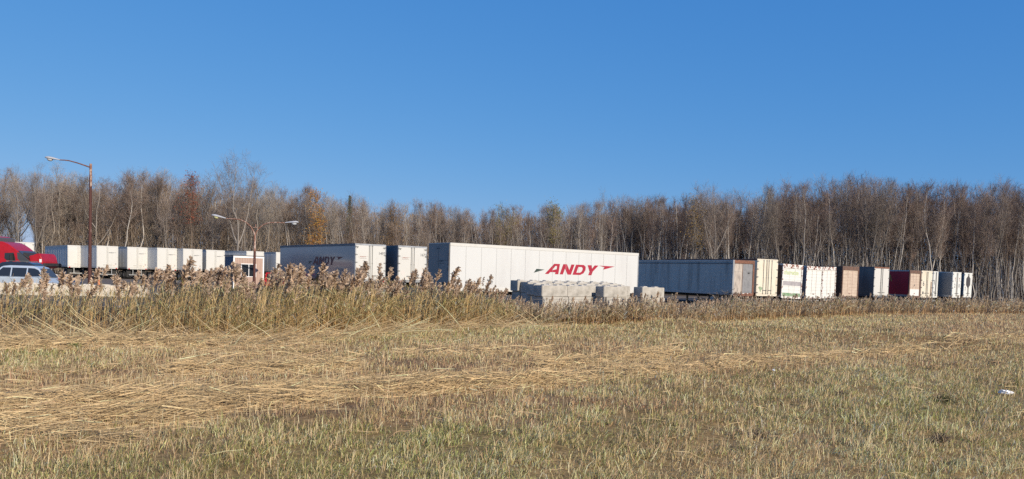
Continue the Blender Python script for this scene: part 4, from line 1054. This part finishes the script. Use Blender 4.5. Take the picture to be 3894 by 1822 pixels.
def build_reeds():
    n = 12500
    # along the front line, by photo column so that the whole band is even
    u = RNG.uniform(-.71, .71, n); t = RNG.uniform(0, 1, n)**1.1
    Yb = np.full(n, 40.0)
    for _ in range(12): Yb = Yb*.5 + .5*Yr(u*Yb)
    depth = np.interp(u, [-.7,-.2,-.02,.05,.2,.3,.7], [6.5,6.0,4.5,3.2,3.2,5,6])
    Y = Yb + t*depth + 1.0*wob(u*60, t*3, .6); X = u*Y
    px, _ = px_of(X, Y, np.full(n, 1.5))
    dens, hgt, green = reed_zone(px)
    keep = RNG.uniform(0, 1, n) < dens * np.clip(.75 + .45*wob(X, Y, 1.2), .2, 1)
    # keep the concrete pile and brush clear
    qx, qy = X - P0.x, Y - P0.y; a1 = qx*e1.x + qy*e1.y; a2 = qx*e2.x + qy*e2.y
    keep &= ~((a1 > -.3) & (a1 < 8.2) & (a2 > -.1 - .8*(a1 > 3.4) - .8*(a1 > 5.6)) & (a2 < 4))
    X, Y, px, hgt, green, t = X[keep], Y[keep], px[keep], hgt[keep], green[keep], t[keep]; N = len(X)
    Z = H(X, Y); base = np.stack([X, Y, Z], 1)
    hh = hgt * RNG.normal(1, .13, N).clip(.55, 1.35) * (1 + .10*wob(X*1.6, Y*1.6, 1)) - .85*(Z - H(X, Yr(X)))
    hh = hh * np.where(t < .12, RNG.uniform(.5, 1, N), 1) * np.where((px > 895) & (px < 990), .80, 1)
    lean = np.stack([RNG.normal(.17, .13, N), RNG.normal(-.02, .12, N), np.zeros(N)], 1)
    fr = (t < .10) & (px < 1900)
    lean[fr] += np.stack([RNG.normal(.25, .5, fr.sum()), RNG.normal(-.45, .2, fr.sum()), -.15*np.ones(fr.sum())], 1)
    left = px < 1950
    plume = np.where(RNG.uniform(0, 1, N) < np.where(left, .17, .34), RNG.uniform(.34, .54, N), 0) * np.where(left, 1, .62)
    plume = np.where(fr, 0, plume)
    g = (RNG.uniform(0, 1, N) < green)[:, None]
    leafc = np.where(g, np.array([.34,.32,.12]), np.where(left[:, None], np.array([.66,.49,.24]), np.array([.60,.44,.26])))
    stemc = np.where(left[:, None], np.array([.74,.55,.28]), np.array([.64,.47,.28])) * RNG.lognormal(0, .38, (N, 1)).clip(.3, 1.25)
    plc = np.where(left[:, None], np.array([.52,.39,.28]), np.array([.60,.46,.33])) * RNG.lognormal(0, .15, (N, 1))
    wsc = np.clip(Y/30, .9, 2.4)
    # the ones that show largest become plants of their own
    score = (hh + Z)*FPX/Y/100 + np.where(plume > 0, .6, -3) + np.where(left, .3, 0) + RNG.uniform(0, .5, N)
    big = np.zeros(N, bool)
    for x0 in range(0, 3894, 130):                    # spread along the stand
        idx = np.where((px >= x0) & (px < x0+130))[0]
        k = 13 if x0 < 1950 else 5
        big[idx[np.argsort(-score[idx])[:k]]] = True
    s = ~big
    stem, lv, pl = reed_geo(s.sum(), base[s], hh[s], lean[s], plume[s], leafc[s], stemc[s], plc[s], wsc[s], nleaf=3, nplume=20)
    V, F, C = join([stem] + lv + pl)
    # dead stalks broken over in front of the stand
    n2 = 2600; uu = RNG.uniform(-.71, .05, n2); Yq = np.full(n2, 30.0)
    for _ in range(12): Yq = Yq*.5 + .5*Yr(uu*Yq)
    Yq = Yq + RNG.uniform(-1.6, 1.2, n2); Xq = uu*Yq
    b0 = np.stack([Xq, Yq, H(Xq, Yq)], 1); ang = RNG.normal(.25, .5, n2) + np.where(RNG.uniform(0,1,n2) < .35, np.pi, 0)
    el = np.abs(RNG.normal(.25, .3, n2)); ln = RNG.uniform(.6, 1.9, n2)
    d = np.stack([np.cos(ang)*np.cos(el), -.35*np.abs(np.sin(ang))*np.cos(el), np.sin(el)], 1)
    p2 = b0 + d*ln[:, None]; p2[:, 2] = np.maximum(p2[:, 2], H(p2[:, 0], p2[:, 1]) + .02)
    mid = (b0 + p2)/2 + np.array([0, 0, .06])
    cc = np.array([.66,.50,.29])*RNG.lognormal(0, .25, (n2, 1))
    wv = unit(RNG.normal(0, 1, (n2, 3)))*(.006 + .0002*Yq)[:, None]
    V, F, C = join([(V, F, C), rib(b0, mid, p2, wv, np.clip(cc, 0, .8), None, .5)])
    o = mesh_np('reeds', V, F, C, M['reed'])
    tag(o, 'dense stand of dry reeds between the field and the yard', 'reeds', kind='stuff')
    # prototypes of single reeds
    def proto(kind, seed):
        r = np.random.default_rng(seed); z = np.zeros((1, 3)); lf = kind == 'left'
        hgt = np.array([1.7 if lf else 1.22])
        ln = np.array([[r.normal(.22, .12), r.normal(0, .1), 0]])
        lc = np.array([[.40,.35,.14]]) if lf and seed % 2 else (np.array([[.64,.49,.25]]) if lf else np.array([[.60,.44,.26]]))
        sc = np.array([[.72,.55,.30]]) if lf else np.array([[.64,.47,.28]])
        pc = np.array([[.52,.39,.28]]) if lf else np.array([[.60,.46,.33]])
        st, lv, pl = reed_geo(1, z, hgt, ln, np.array([r.uniform(.48,.64) if lf else r.uniform(.24,.32)]), lc, sc, pc, np.array([1.15 if lf else 1.9]), r, 7, 60)
        root = empty('reed', (0,0,0), 0, 'x', 'reed')
        for nm, part in (('stalk', st), ('foliage', join(lv)), ('plume', join(pl))):
            mesh_np(nm, *part, M['reed'], root)
        return root
    protos = {k: [proto(k, s_ + (0 if k == 'left' else 50)) for s_ in range(8)] for k in ('left', 'right')}
    bpy.context.view_layer.update()
    zones = [(0, 240, 'in front of the silver minivan'), (240, 460, 'near the foot of the single-arm lamp pole'), (460, 830, 'before the far row of white trailers'),
             (830, 1060, 'before the tan hut'), (1060, 1345, 'before the lettered grey side of the 1497 trailer'), (1345, 1640, 'before the white doors numbered 1497 and 1672'),
             (1640, 1950, 'before the left half of the long white trailer'), (1950, 2560, 'before the concrete block pile'), (2560, 2960, 'before the blue-grey and cream trailers'),
             (2960, 3300, 'before the white roller doors'), (3300, 3700, 'before the last trailers on the right'), (3700, 4200, 'before the bare wood at the far right')]
    used = set()
    for i in np.where(big)[0]:
        kd = 'left' if left[i] else 'right'; j = int(RNG.integers(0, 8)); p = protos[kd][j]
        if (kd, j) in used: o = copy_tree(p)
        else: o = p; used.add((kd, j))
        o.location = base[i]; sc = float(hh[i] / (1.7 if left[i] else 1.22)); o.scale = (sc, sc, sc); o.rotation_euler = (0, 0, RNG.normal(0, .5))
        zn = next((z_[2] for z_ in zones if z_[0] <= px[i] < z_[1]), zones[0][2] if px[i] < 0 else zones[-1][2])
        tag(o, f'tall dry reed with feathery plume standing {zn}' if left[i] else f'short brown reed with small pale plume standing {zn}', 'reed', f'plumed reeds {zn}')
    for k in protos:
        for j, p in enumerate(protos[k]):
            if (k, j) not in used:
                for c in list(p.children): bpy.data.objects.remove(c)
                bpy.data.objects.remove(p)
build_reeds()

# ------------------------------------------------------------------ trees
def tube_np(pts, rads, n, col0, col1):
    pts = np.asarray(pts, float); k = len(pts); V = np.zeros((k*n, 3)); C = np.zeros((k*n, 3))
    ref = np.array([.31, .95, .05])
    for i in range(k):
        d = pts[min(i+1, k-1)] - pts[max(i-1, 0)]; d = d/np.linalg.norm(d)
        a = np.cross(d, ref); a /= np.linalg.norm(a); b = np.cross(d, a)
        an = 2*np.pi*np.arange(n)/n
        V[i*n:(i+1)*n] = pts[i] + rads[i]*(np.cos(an)[:, None]*a + np.sin(an)[:, None]*b)
        C[i*n:(i+1)*n] = col0 + (col1-col0)*(i/(k-1))
    F = []
    for i in range(k-1):
        for j in range(n):
            j2 = (j+1) % n; F += [(i*n+j, i*n+j2, (i+1)*n+j2), (i*n+j, (i+1)*n+j2, (i+1)*n+j)]
    return V, np.array(F), C

def gen_tree(seed, kind, h=15.0, lite=False):
    r = np.random.default_rng(seed)
    pale = {'birch': np.array([.54,.495,.44]), 'grey': np.array([.31,.275,.235]), 'brown': np.array([.20,.155,.12]), 'spread': np.array([.25,.22,.19])}[kind]
    brc = {'birch': np.array([.34,.29,.24]), 'grey': np.array([.27,.235,.20]), 'brown': np.array([.17,.125,.095]), 'spread': np.array([.21,.175,.145])}[kind]
    twc = {'birch': np.array([.205,.145,.115]), 'grey': np.array([.27,.23,.19]), 'brown': np.array([.22,.16,.125]), 'spread': np.array([.23,.185,.155])}[kind]
    trunk, crown = [], []
    k = 11; zs = np.linspace(0, 1, k); bend = r.normal(0, .010, (k, 2)).cumsum(0); ln = r.normal(0, .05, 2)
    P = np.stack([(bend[:, 0] + ln[0]*zs)*h, (bend[:, 1] + ln[1]*zs)*h, zs*h*.96], 1); P[:, :2] -= P[0, :2]
    r0 = .0052*h*r.uniform(.85, 1.2) * (1.25 if kind == 'spread' else 1)
    rad = r0*(1 - zs)**.8 + .012
    leaders = [(P, rad)]
    trunk.append(tube_np(P, rad, 6 if not lite else 4, pale*.85, pale))
    if kind == 'spread' or r.uniform() < .25:
        for q in range(r.integers(2, 4) if kind == 'spread' else 1):
            i0 = r.integers(3, 6); a = r.uniform(0, 6.28); m_ = k - i0
            zz = np.linspace(0, 1, m_); out = (.20 if kind == 'spread' else .12)*h*(zz**.75)
            Q = P[i0] + np.stack([np.cos(a)*out, np.sin(a)*out, zz*(h*.95 - P[i0, 2])*r.uniform(.82, 1)], 1) + np.concatenate([r.normal(0, .02*h*.3, (m_, 2)).cumsum(0)*zz[:, None], np.zeros((m_, 1))], 1)
            rq = rad[i0]*.75*(1-zz)**.8 + .011
            leaders.append((Q, rq)); trunk.append(tube_np(Q, rq, 5 if not lite else 3, pale*.95, pale))
    q0, q1, q2, qc, qw = [], [], [], [], []
    def strips(a, b, c, col, w): q0.append(a); q1.append(b); q2.append(c); qc.append(np.broadcast_to(col, a.shape)); qw.append(w)
    up = np.array([0, 0, 1.])
    for (Q, rq) in leaders:
        npr = int((37 if kind != 'spread' else 22) * (.6 if lite else 1)); 
        for j in range(npr):
            t = r.uniform(.46 if kind == 'birch' else .34, .99) if len(leaders) == 1 or Q is P else r.uniform(.2, .99)
            if kind == 'grey' and r.uniform() < .3: t = r.uniform(.12, .5)
            i = t*(len(Q)-1); i0 = min(int(i), len(Q)-2); p = Q[i0] + (Q[i0+1]-Q[i0])*(i-i0)
            a = r.uniform(0, 6.28); th = r.uniform(.45, .95) if kind != 'spread' else r.uniform(.5, 1.0)
            th *= (1.08 - .50*t)
            L = h*(.065 + .125*(1-t)**.7)*r.uniform(.5, 1.35) * (1.2 if kind == 'spread' else 1)
            L *= .7 if t < .4 else (1.25 if t > .62 else 1)
            d = np.array([np.cos(a)*np.sin(th), np.sin(a)*np.sin(th), np.cos(th)])
            d2 = unit(d + up*.35)
            m1 = p + d*L*.5; m2 = m1 + d2*L*.5
            br = max(.010, np.interp(i, np.arange(len(Q)), rq)*.36)
            crown.append(tube_np([p, m1, m2], [br, br*.6, .006], 3, brc, (brc+twc)/2))
            ns = 10 if not lite else 5
            s = r.uniform(.2, 1.0, ns)[:, None]
            b = np.where(s < .5, p + (m1-p)*s*2, m1 + (m2-m1)*(s-.5)*2)
            dd = unit(d2 + .75*r.normal(0, 1, (ns, 3)) + up*.35); l2 = (L*(.22 + .3*(1-s[:, 0]))*r.uniform(.7, 1.3, ns) + .25)[:, None]
            e = b + dd*l2
            strips(b, (b+e)/2 + r.normal(0, .03, (ns, 3)), e, (brc*.4+twc*.6), np.full(ns, .008 if not lite else .014))
            nt_ = 5 if not lite else 3
            bb_ = np.repeat(b, nt_, 0); ee = np.repeat(e, nt_, 0); s2 = r.uniform(.25, 1, (ns*nt_, 1))
            c = bb_ + (ee-bb_)*s2; dt = unit(np.repeat(dd, nt_, 0) + .6*r.normal(0, 1, (ns*nt_, 3)) + up*.35)
            l3 = r.uniform(.35, .95, (ns*nt_, 1)); e3 = c + dt*l3
            strips(c, (c+e3)/2 + r.normal(0, .03, (ns*nt_, 3)), e3, twc, np.full(ns*nt_, .0055 if not lite else .011))
    a, b, c, col, w = [np.concatenate(x) for x in (q0, q1, q2, qc, qw)]
    col = col*r.lognormal(0, .18, (len(a), 1))
    crown.append(rib(a, b, c, unit(r.normal(0, 1, a.shape))*w[:, None], col))
    return join(trunk), join(crown)

KINDS = ['birch', 'grey', 'brown', 'spread']
TREES = {k: [gen_tree(100*i + j, k) for j in range(4)] for i, k in enumerate(KINDS)}
LITE = {k: [gen_tree(900 + 100*i + j, k, lite=True) for j in range(4)] for i, k in enumerate(KINDS)}

sky_x = [0,60,130,190,250,330,400,500,600,680,740,800,900,1000,1080,1170,1240,1330,1400,1480,1560,1700,1800,1900,2000,2100,2200,2290,2370,2500,2600,2740,2800,2900,3000,3100,3200,3300,3400,3500,3600,3700,3800,3894]
sky_y = [650,650,660,690,640,665,700,665,655,660,690,725,710,700,728,722,758,740,762,788,772,790,812,795,782,792,782,765,745,752,762,735,760,722,694,704,672,676,704,694,722,714,704,704]
def front(px): return np.interp(px, [0,400,1000,1600,2100,2600,3100,3894], [124,122,119,117,114,108,105,106])
def kind_mix(px):
    b = np.interp(px, [0,600,1500,2300,3000,3894], [.10,.14,.32,.6,.58,.52]); s_ = np.interp(px, [0,400,2300,2800,3894], [.32,.20,.08,.16,.14])
    g = np.interp(px, [0,1200,2400,3894], [.34,.36,.2,.15]); return np.stack([b, g, 1-b-s_-g, s_], 1)
def gap(px): return (px > 84) & (px < 128)

def tree_z(px, y, Y):
    return at(px, y, Y).z

def build_wood():
    """the depth of the wood behind its front trees, and the thicket at its foot: one mass"""
    n = 1000; px = RNG.uniform(-260, 4160, n); Y = front(px) + 6 + RNG.uniform(0, 1, n)**1.3*38
    parts = []
    km = kind_mix(px)
    for i in range(n):
        if gap(px[i]) or (px[i] < 84 and RNG.uniform() < .75): continue
        k = KINDS[RNG.choice(4, p=km[i]/km[i].sum())]; T, Cn = LITE[k][RNG.integers(0, 4)]
        p = at(px[i], 1000, Y[i]); zt = tree_z(px[i], np.interp(px[i], sky_x, sky_y), Y[i])
        hh = (zt - YARD)*RNG.uniform(.74, .98); sc = hh/15; a = RNG.uniform(0, 6.28); ca, sa = np.cos(a), np.sin(a)
        tint = np.interp(px[i], [0,1500,2600,3894], [1.32,1.22,.64,.58])*RNG.uniform(.8, 1.2)
        warm = np.array([np.interp(px[i], [0,1500,2500,3894], [1.0,1.02,1.08,1.10]), 1.0, np.interp(px[i], [0,1500,2500,3894], [.92,.93,1.0,1.02])])
        for (V, F, C) in (T, Cn):
            X_ = V[:, 0]*ca - V[:, 1]*sa; Y_ = V[:, 0]*sa + V[:, 1]*ca
            parts.append((np.stack([X_*sc + p.x, Y_*sc + p.y, V[:, 2]*sc + YARD], 1), F, C*tint*warm))
    # thicket: slanting whips and dead leaves low in the wood
    n = 330000; px = RNG.uniform(-260, 4160, n); px = px[~(gap(px) | ((px < 100) & (RNG.uniform(0, 1, n) < .7)))]; n = len(px)
    Y = front(px) + np.interp(px, [0,1500,2400,3894], [-1, 0, 5, 6]) + RNG.uniform(0, 40, n); X = np.array([(x-1947)/FPX for x in px])*Y
    hmax = np.interp(px, [0,500,1500,2300,3894], [6.5,8.0,7.0,5.5,5.5])
    dz = Y - front(px)
    zsky = CZ + (HOR + .03*(px-1947) - np.interp(px, sky_x, sky_y))/FPX*Y - YARD
    z = YARD + np.where(dz < 10, hmax, zsky*.84)*RNG.beta(1.1, 1.35, n); b = np.stack([X, Y, z], 1)
    d = rdir(n)*RNG.uniform(.1, .8, (n, 1)); d[:, 2] = 1; d = unit(d); L = RNG.uniform(.5, 1.5, n)[:, None]
    e = b + d*L
    cl = np.stack([np.interp(px, [0,900,1800,2500,3894], v) for v in ([.26,.275,.23,.125,.105], [.205,.21,.17,.088,.074], [.15,.145,.12,.066,.056])], 1)*RNG.lognormal(0, .3, (n, 1))
    parts.append(rib(b, (b+e)/2 + RNG.normal(0, .08, (n, 3)), e, unit(RNG.normal(0, 1, (n, 3)))*(.012 + .0006*np.maximum(dz, 0)[:, None])*RNG.uniform(.8, 1.5, (n, 1)), cl))
    # slim pale poles leaning at the wood's edge, too many to tell apart
    n = 2000; px = RNG.uniform(-100, 4000, n); px = px[RNG.uniform(0, 1, n) < np.interp(px, [0,1200,2300,3894], [.2,.3,.9,1])]; px = px[~gap(px)]; n = len(px)
    Y = front(px) + RNG.uniform(-1, 9, n); b = np.stack([(px-1947)/FPX*Y, Y, np.full(n, YARD)], 1); hh = RNG.uniform(4.5, 10.5, n)[:, None]
    ln = np.stack([RNG.normal(-.10, .12, n), RNG.normal(0, .05, n), np.ones(n)], 1); bow = np.stack([RNG.normal(0, .25, n), np.zeros(n), np.zeros(n)], 1)
    cl = np.array([.50,.46,.41])*RNG.lognormal(-.1, .38, (n, 1)).clip(.3, 1.4)
    for w_ in (np.array([1, 0, 0.]), np.array([0, 1, 0.])):
        parts.append(rib(b, b + ln*hh*.5 + bow, b + ln*hh, w_*RNG.uniform(.012, .034, (n, 1)), cl, cl*.8, .35))
    V, F, C = join(parts)
    print('wood tris', len(F))
    tag(mesh_np('woodland', V, F, C, M['wood']), 'deep bare autumn wood massed behind the trailers', 'woodland', kind='stuff')
build_wood()

GROUND_TREES = []
def make_tree(kind, j):
    T, Cn = TREES[kind][j]; root = empty('tree', (0,0,0), 0, 'x', 'tree')
    mesh_np('trunk', *T, M['bark'], root); mesh_np('crown', *Cn, M['twig'], root)
    return root
PT = {(k, j): make_tree(k, j) for k in KINDS for j in range(4)}
bpy.context.view_layer.update()
tused = set()
def put_tree(kind, j, px, Y, hgt, label, group=None, rz=None, fat=1.0):
    p = at(px, 1000, Y)
    o = copy_tree(PT[kind, j]) if (kind, j) in tused else PT[kind, j]
    tused.add((kind, j))
    sc = hgt/15; o.location = (p.x, p.y, YARD - .05); o.scale = (sc*fat, sc*fat, sc); o.rotation_euler = (0, 0, RNG.uniform(0, 6.28) if rz is None else rz)
    return tag(o, label, 'tree', group)
tz = [(-300,210,'behind the red truck'),(210,360,'behind the first white trailer of the far row'),(360,480,'behind the second white trailer of the far row'),(480,575,'behind the third white trailer of the far row'),
      (575,675,'behind the fourth white trailer of the far row'),(675,770,'behind the fifth white trailer of the far row'),(770,900,'behind the left edge of the tan hut'),(900,1060,'behind the double-armed lamp post'),
      (1060,1200,'behind the front part of the 1497 trailer'),(1200,1345,'behind the rear part of the 1497 trailer'),(1345,1500,'above the left of the two numbered double doors'),(1500,1640,'above the right of the two numbered double doors'),(1640,1850,'behind the nose of the long white trailer'),
      (1850,2100,'behind the middle of the long white trailer'),(2100,2430,'behind the red-lettered end of the long white trailer'),(2430,2620,'behind the left half of the blue-grey trailer'),(2620,2860,'behind the right half of the blue-grey trailer'),
      (2860,2960,'behind the cream double doors'),(2960,3060,'behind the green lettered roller door'),(3060,3190,'behind the two white roller doors'),(3190,3310,'behind the tan roller door'),(3310,3450,'behind the white doors with red header'),
      (3450,3560,'behind the red-sided trailer'),(3560,3690,'behind the last two trailers on the right'),(3690,4300,'beyond the right end of the trailer row')]
kdesc = {'birch': 'pale-stemmed bare birch', 'grey': 'slender grey bare tree', 'brown': 'brown twiggy bare tree', 'spread': 'bare tree with wide forked crown'}
nfront = 268
pxs = np.sort(np.linspace(-40, 3935, nfront) + RNG.normal(0, 6, nfront))
kmx = kind_mix(pxs)
for i, px in enumerate(pxs):
    if gap(px) or (px < 84 and i % 2): continue
    k = KINDS[RNG.choice(4, p=kmx[i]/kmx[i].sum())]; j = int(RNG.integers(0, 4))
    Y = float(front(px)) + RNG.uniform(0, 9)
    zt = tree_z(px, np.interp(px, sky_x, sky_y), Y)
    f_ = RNG.uniform(.95, 1.02) if RNG.uniform() < .55 else RNG.uniform(.70, .93)
    zn = next(z_[2] for z_ in tz if z_[0] <= px < z_[1])
    put_tree(k, j, px, Y, (zt - YARD)*f_, f'{kdesc[k]} {zn}', f'{kdesc[k]} {zn}', fat=RNG.uniform(.9, 1.15) * float(np.interp(px, [0, 900, 1400, 3894], [1.3, 1.2, 1.0, 1.0])))
# the ones that stand out
def top_h(px, y, Y): return tree_z(px, y, Y) - YARD
put_tree('spread', 1, 905, 116, top_h(905, 602, 116), 'tallest bare tree, forked, rising high behind the hut', rz=1.0, fat=1.05)
put_tree('spread', 2, 2745, 104, top_h(2745, 705, 104), 'round bare crown standing clear of the skyline above the blue-grey trailer', rz=2.0)
put_tree('grey', 1, 2288, 112, top_h(2288, 728, 112), 'thin wispy treetop poking above the wood over the red lettering', rz=.4, fat=.55)
put_tree('spread', 0, 75, 118, top_h(75, 640, 118), 'dark open-crowned tree left of the sky gap', rz=.8, fat=.8)
put_tree('spread', 3, 140, 118, top_h(140, 655, 118), 'dark-trunked spreading tree right of the sky gap', rz=2.2, fat=.75)
put_tree('grey', 2, 70, 122, top_h(50, 660, 122), 'slim grey tree standing just left of the sky gap', rz=.3, fat=.8)

def leafy(kind, j, px, Y, ytop, label, cols, n, zlo, spread, size=.10, name='tree'):
    hgt = top_h(px, ytop, Y)
    o = put_tree(kind, j, px, Y, hgt, label)
    r = np.random.default_rng(int(px)); 
    V0 = TREES[kind][j][1][0]; V0 = V0[V0[:, 2] > 15*zlo]; c = V0[r.integers(0, len(V0), n)] + r.normal(0, spread, (n, 3))
    cl = np.array(cols)[r.integers(0, len(cols), n)]*r.lognormal(0, .2, (n, 1)); d = unit(r.normal(0, 1, (n, 3)))*size
    fo = mesh_np('foliage', *rib(c-d, c, c+d, unit(r.normal(0, 1, (n, 3)))*size*.6, cl, None, .3), M['leaf'], o)
    return o
leafy('grey', 0, 1190, 117, 735, 'tree with orange-gold leaves above the 1497 trailer', [(.42,.20,.05),(.45,.27,.06),(.36,.16,.05)], 2600, .35, .35)
leafy('brown', 1, 738, 119, 672, 'tree with dull red leaves above the far white row', [(.22,.07,.045),(.28,.10,.06)], 900, .55, .3)
leafy('grey', 3, 1905, 118, 785, 'tree with yellowish green leaves above the middle of the long trailer', [(.22,.20,.06),(.28,.22,.07)], 1500, .5, .4)
leafy('brown', 2, 2105, 116, 783, 'golden green leafy tree top above the red lettering', [(.27,.22,.05),(.20,.18,.05)], 1700, .55, .4)
leafy('brown', 3, 1480, 118, 795, 'low tree with tan leaves above the doors numbered 1497', [(.33,.20,.08),(.28,.18,.08)], 1300, .4, .4)
leafy('grey', 2, 2660, 106, 765, 'tree with a few ochre leaves above the blue-grey trailer', [(.33,.22,.07),(.28,.18,.07)], 900, .5, .4)
# conifer
def conifer(px, Y, ytop, label):
    hgt = top_h(px, ytop, Y); p = at(px, 1000, Y); r = np.random.default_rng(9)
    o = empty('conifer', (p.x, p.y, YARD - .05), 0, label, 'tree')
    mesh_np('trunk', *tube_np([(0,0,0),(0,0,hgt*.5),(0,0,hgt*.97)], [.16,.1,.015], 6, np.array([.12,.09,.07]), np.array([.12,.09,.07])), M['bark'], o)
    n = 2600; t = r.uniform(.18, 1, n)**.9; R0 = (1-t)*1.5*r.uniform(.2, 1, n) + .05; a = r.uniform(0, 6.28, n)
    c = np.stack([np.cos(a)*R0, np.sin(a)*R0, t*hgt - R0*.25], 1); d = unit(np.stack([np.cos(a), np.sin(a), r.normal(-.1, .35, n)], 1))*r.uniform(.12, .28, (n, 1))
    mesh_np('crown', *rib(c-d*.4, c, c+d, unit(r.normal(0, 1, (n, 3)))*.03, np.array([.10,.12,.055])*r.lognormal(0, .25, (n, 1)), None, .3), M['needle'], o)
conifer(1326, 127, 742, 'dark green pointed conifer above the 1497 trailer')
for kj, o in PT.items():
    if kj not in tused:
        for c in list(o.children): bpy.data.objects.remove(c)
        bpy.data.objects.remove(o)
# distant trees and a low shed seen through the gap at the left
n = 5200; xx = RNG.uniform(-420, -190, n); yy = RNG.uniform(300, 340, n); zz = YARD + RNG.uniform(0, 1, n)*(7.5 + 2*np.sin(xx*.11) + 1.5*np.sin(xx*.37))
b = np.stack([xx, yy, zz], 1); d = np.stack([RNG.normal(0, .4, n), RNG.normal(0, .4, n), np.ones(n)], 1)*RNG.uniform(.6, 1.6, (n, 1))
V, F, C = rib(b, b + d*.5, b + d, rdir(n)*RNG.uniform(.15, .35, (n, 1)), np.array([.16,.15,.15])*RNG.lognormal(0, .15, (n, 1)))
tag(mesh_np('treeline', V, F, C, M['wood']), 'distant line of trees seen through the gap at the left', 'treeline', kind='stuff')
p = at(122, 985, 150)
sd = empty('shed', (p.x, p.y, YARD), R_(10), 'low grey shed far behind the red truck bonnet', 'shed')
MB().box(-5, 5, 0, 6, 0, 3.2).build('wall', M['midgrey'], sd)
MB().prism([(-5.3,3.205),(5.3,3.205),(5.3,3.5),(-5.3,3.5)], -.3, 6.3, 'y').build('roof', M['rail'], sd)
MB().box(-1.5, 1.5, -.04, -.004, 0, 2.6).build('door', M['darkgrey'], sd)

# ------------------------------------------------------------------ small things on the ground
# brush heap in front of the blue-grey trailer
q = Vector((16.2, 57.6, 0)); n = 900; r = RNG
a = r.uniform(0, 6.28, n); rr = np.sqrt(r.uniform(0, 1, n))*2.4; bx = np.stack([q.x + np.cos(a)*rr*1.25, q.y + np.sin(a)*rr*.6, YARD - .1 + r.uniform(0, 1, n)*1.5*(1 - (rr/2.5)**1.4)], 1)
d = rdir(n)*r.uniform(.3, 1, (n, 1)); d[:, 2] = r.normal(.15, .35, n); d = unit(d)*r.uniform(.4, 1.5, (n, 1))
V, F, C = rib(bx - d*.5, bx + r.normal(0, .05, (n, 3)), bx + d*.5, unit(r.normal(0, 1, (n, 3)))*r.uniform(.012, .035, (n, 1)), np.array([.13,.11,.09])*r.lognormal(0, .35, (n, 1)), None, .4)
tag(mesh_np('brush_heap', V, F, C, M['weed']), 'dark heap of cut branches in front of the blue-grey trailer', 'brush heap')
# plastic bag
def bag(px, py, s, label):
    p = ground_px(px, py); r = np.random.default_rng(int(px)); bm = bmesh.new(); bmesh.ops.create_icosphere(bm, subdivisions=3, radius=1)
    for v in bm.verts:
        k = 1 + r.normal(0, .16) + .25*math.sin(v.co.x*5 + v.co.y*3); v.co = Vector((v.co.x*k*s*1.9, v.co.y*k*s, max(-.02, v.co.z*k*s*.75)))
    me = bpy.data.meshes.new('plastic_bag'); bm.to_mesh(me); bm.free(); me.materials.append(M['plastic'])
    o = bpy.data.objects.new('plastic_bag', me); COL.objects.link(o); o.location = p + Vector((0, 0, .10)); o.rotation_euler = (0, 0, r.uniform(0, 3))
    tag(o, label, 'plastic bag')
bag(3822, 1508, .08, 'crumpled white plastic bag lying in the grass at the right')
bag(2942, 1420, .035, 'tiny white scrap on the straw right of the middle')
def weed(px, py, w, hgt, label, n=420, col=(.13,.10,.075)):
    p = ground_px(px, py); r = np.random.default_rng(int(px + py))
    a = r.uniform(0, 6.28, n); n = int(n*.55); a = a[:n]; rr = r.uniform(0, 1, n)*w*.5
    b = np.stack([np.cos(a)*rr, np.sin(a)*rr*.8, r.uniform(0, .5, n)*hgt*(1 - .6*rr/w)], 1)
    d = rdir(n)*.8; d[:, 2] = r.uniform(.2, 1.2, n); d = unit(d)*r.uniform(.05, .22, (n, 1))*(hgt/.25)
    V, F, C = rib(b, b + d*.5 + r.normal(0, .01, (n, 3)), b + d, unit(r.normal(0, 1, (n, 3)))*r.uniform(.005, .012, (n, 1)), np.array(col)*r.lognormal(0, .3, (n, 1)))
    o = mesh_np('weed_clump', V, F, C, M['weed']); o.location = p
    tag(o, label, 'weed', 'dark weed clumps in the field')
weed(3782, 1386, .75, .22, 'dark weed clump near the right edge, above the plastic bag')
weed(3600, 1530, .9, .20, 'green-brown weed clump left of the white plastic bag', 420, (.075,.075,.035))
weed(2865, 1668, 1.0, .20, 'wide dark weed clump low on the right half of the field', 500)
weed(3570, 1690, .4, .25, 'small dark weed tuft below the plastic bag', 260)
weed(3190, 1505, .5, .16, 'brown weed patch in the right middle of the field', 240, (.10,.07,.055))
weed(3370, 1285, 1.3, .45, 'green-brown weed bush in the swale on the right', 420, (.09,.09,.05))
weed(285, 1330, .5, .28, 'green weed tuft at the foot of the left reeds', 260, (.08,.11,.03))
# leaning stick and stalks
a, b = at(3492, 1178, 62), at(3527, 1128, 62.3)
a.z = float(H(a.x, a.y))
tag(MB().tube([a, (a+b)/2 + Vector((.05,0,.03)), b], [.035,.03,.02], 6).build('stick', M['stick']), 'dark stick leaning among the reeds before the grey-sided trailer', 'stick')
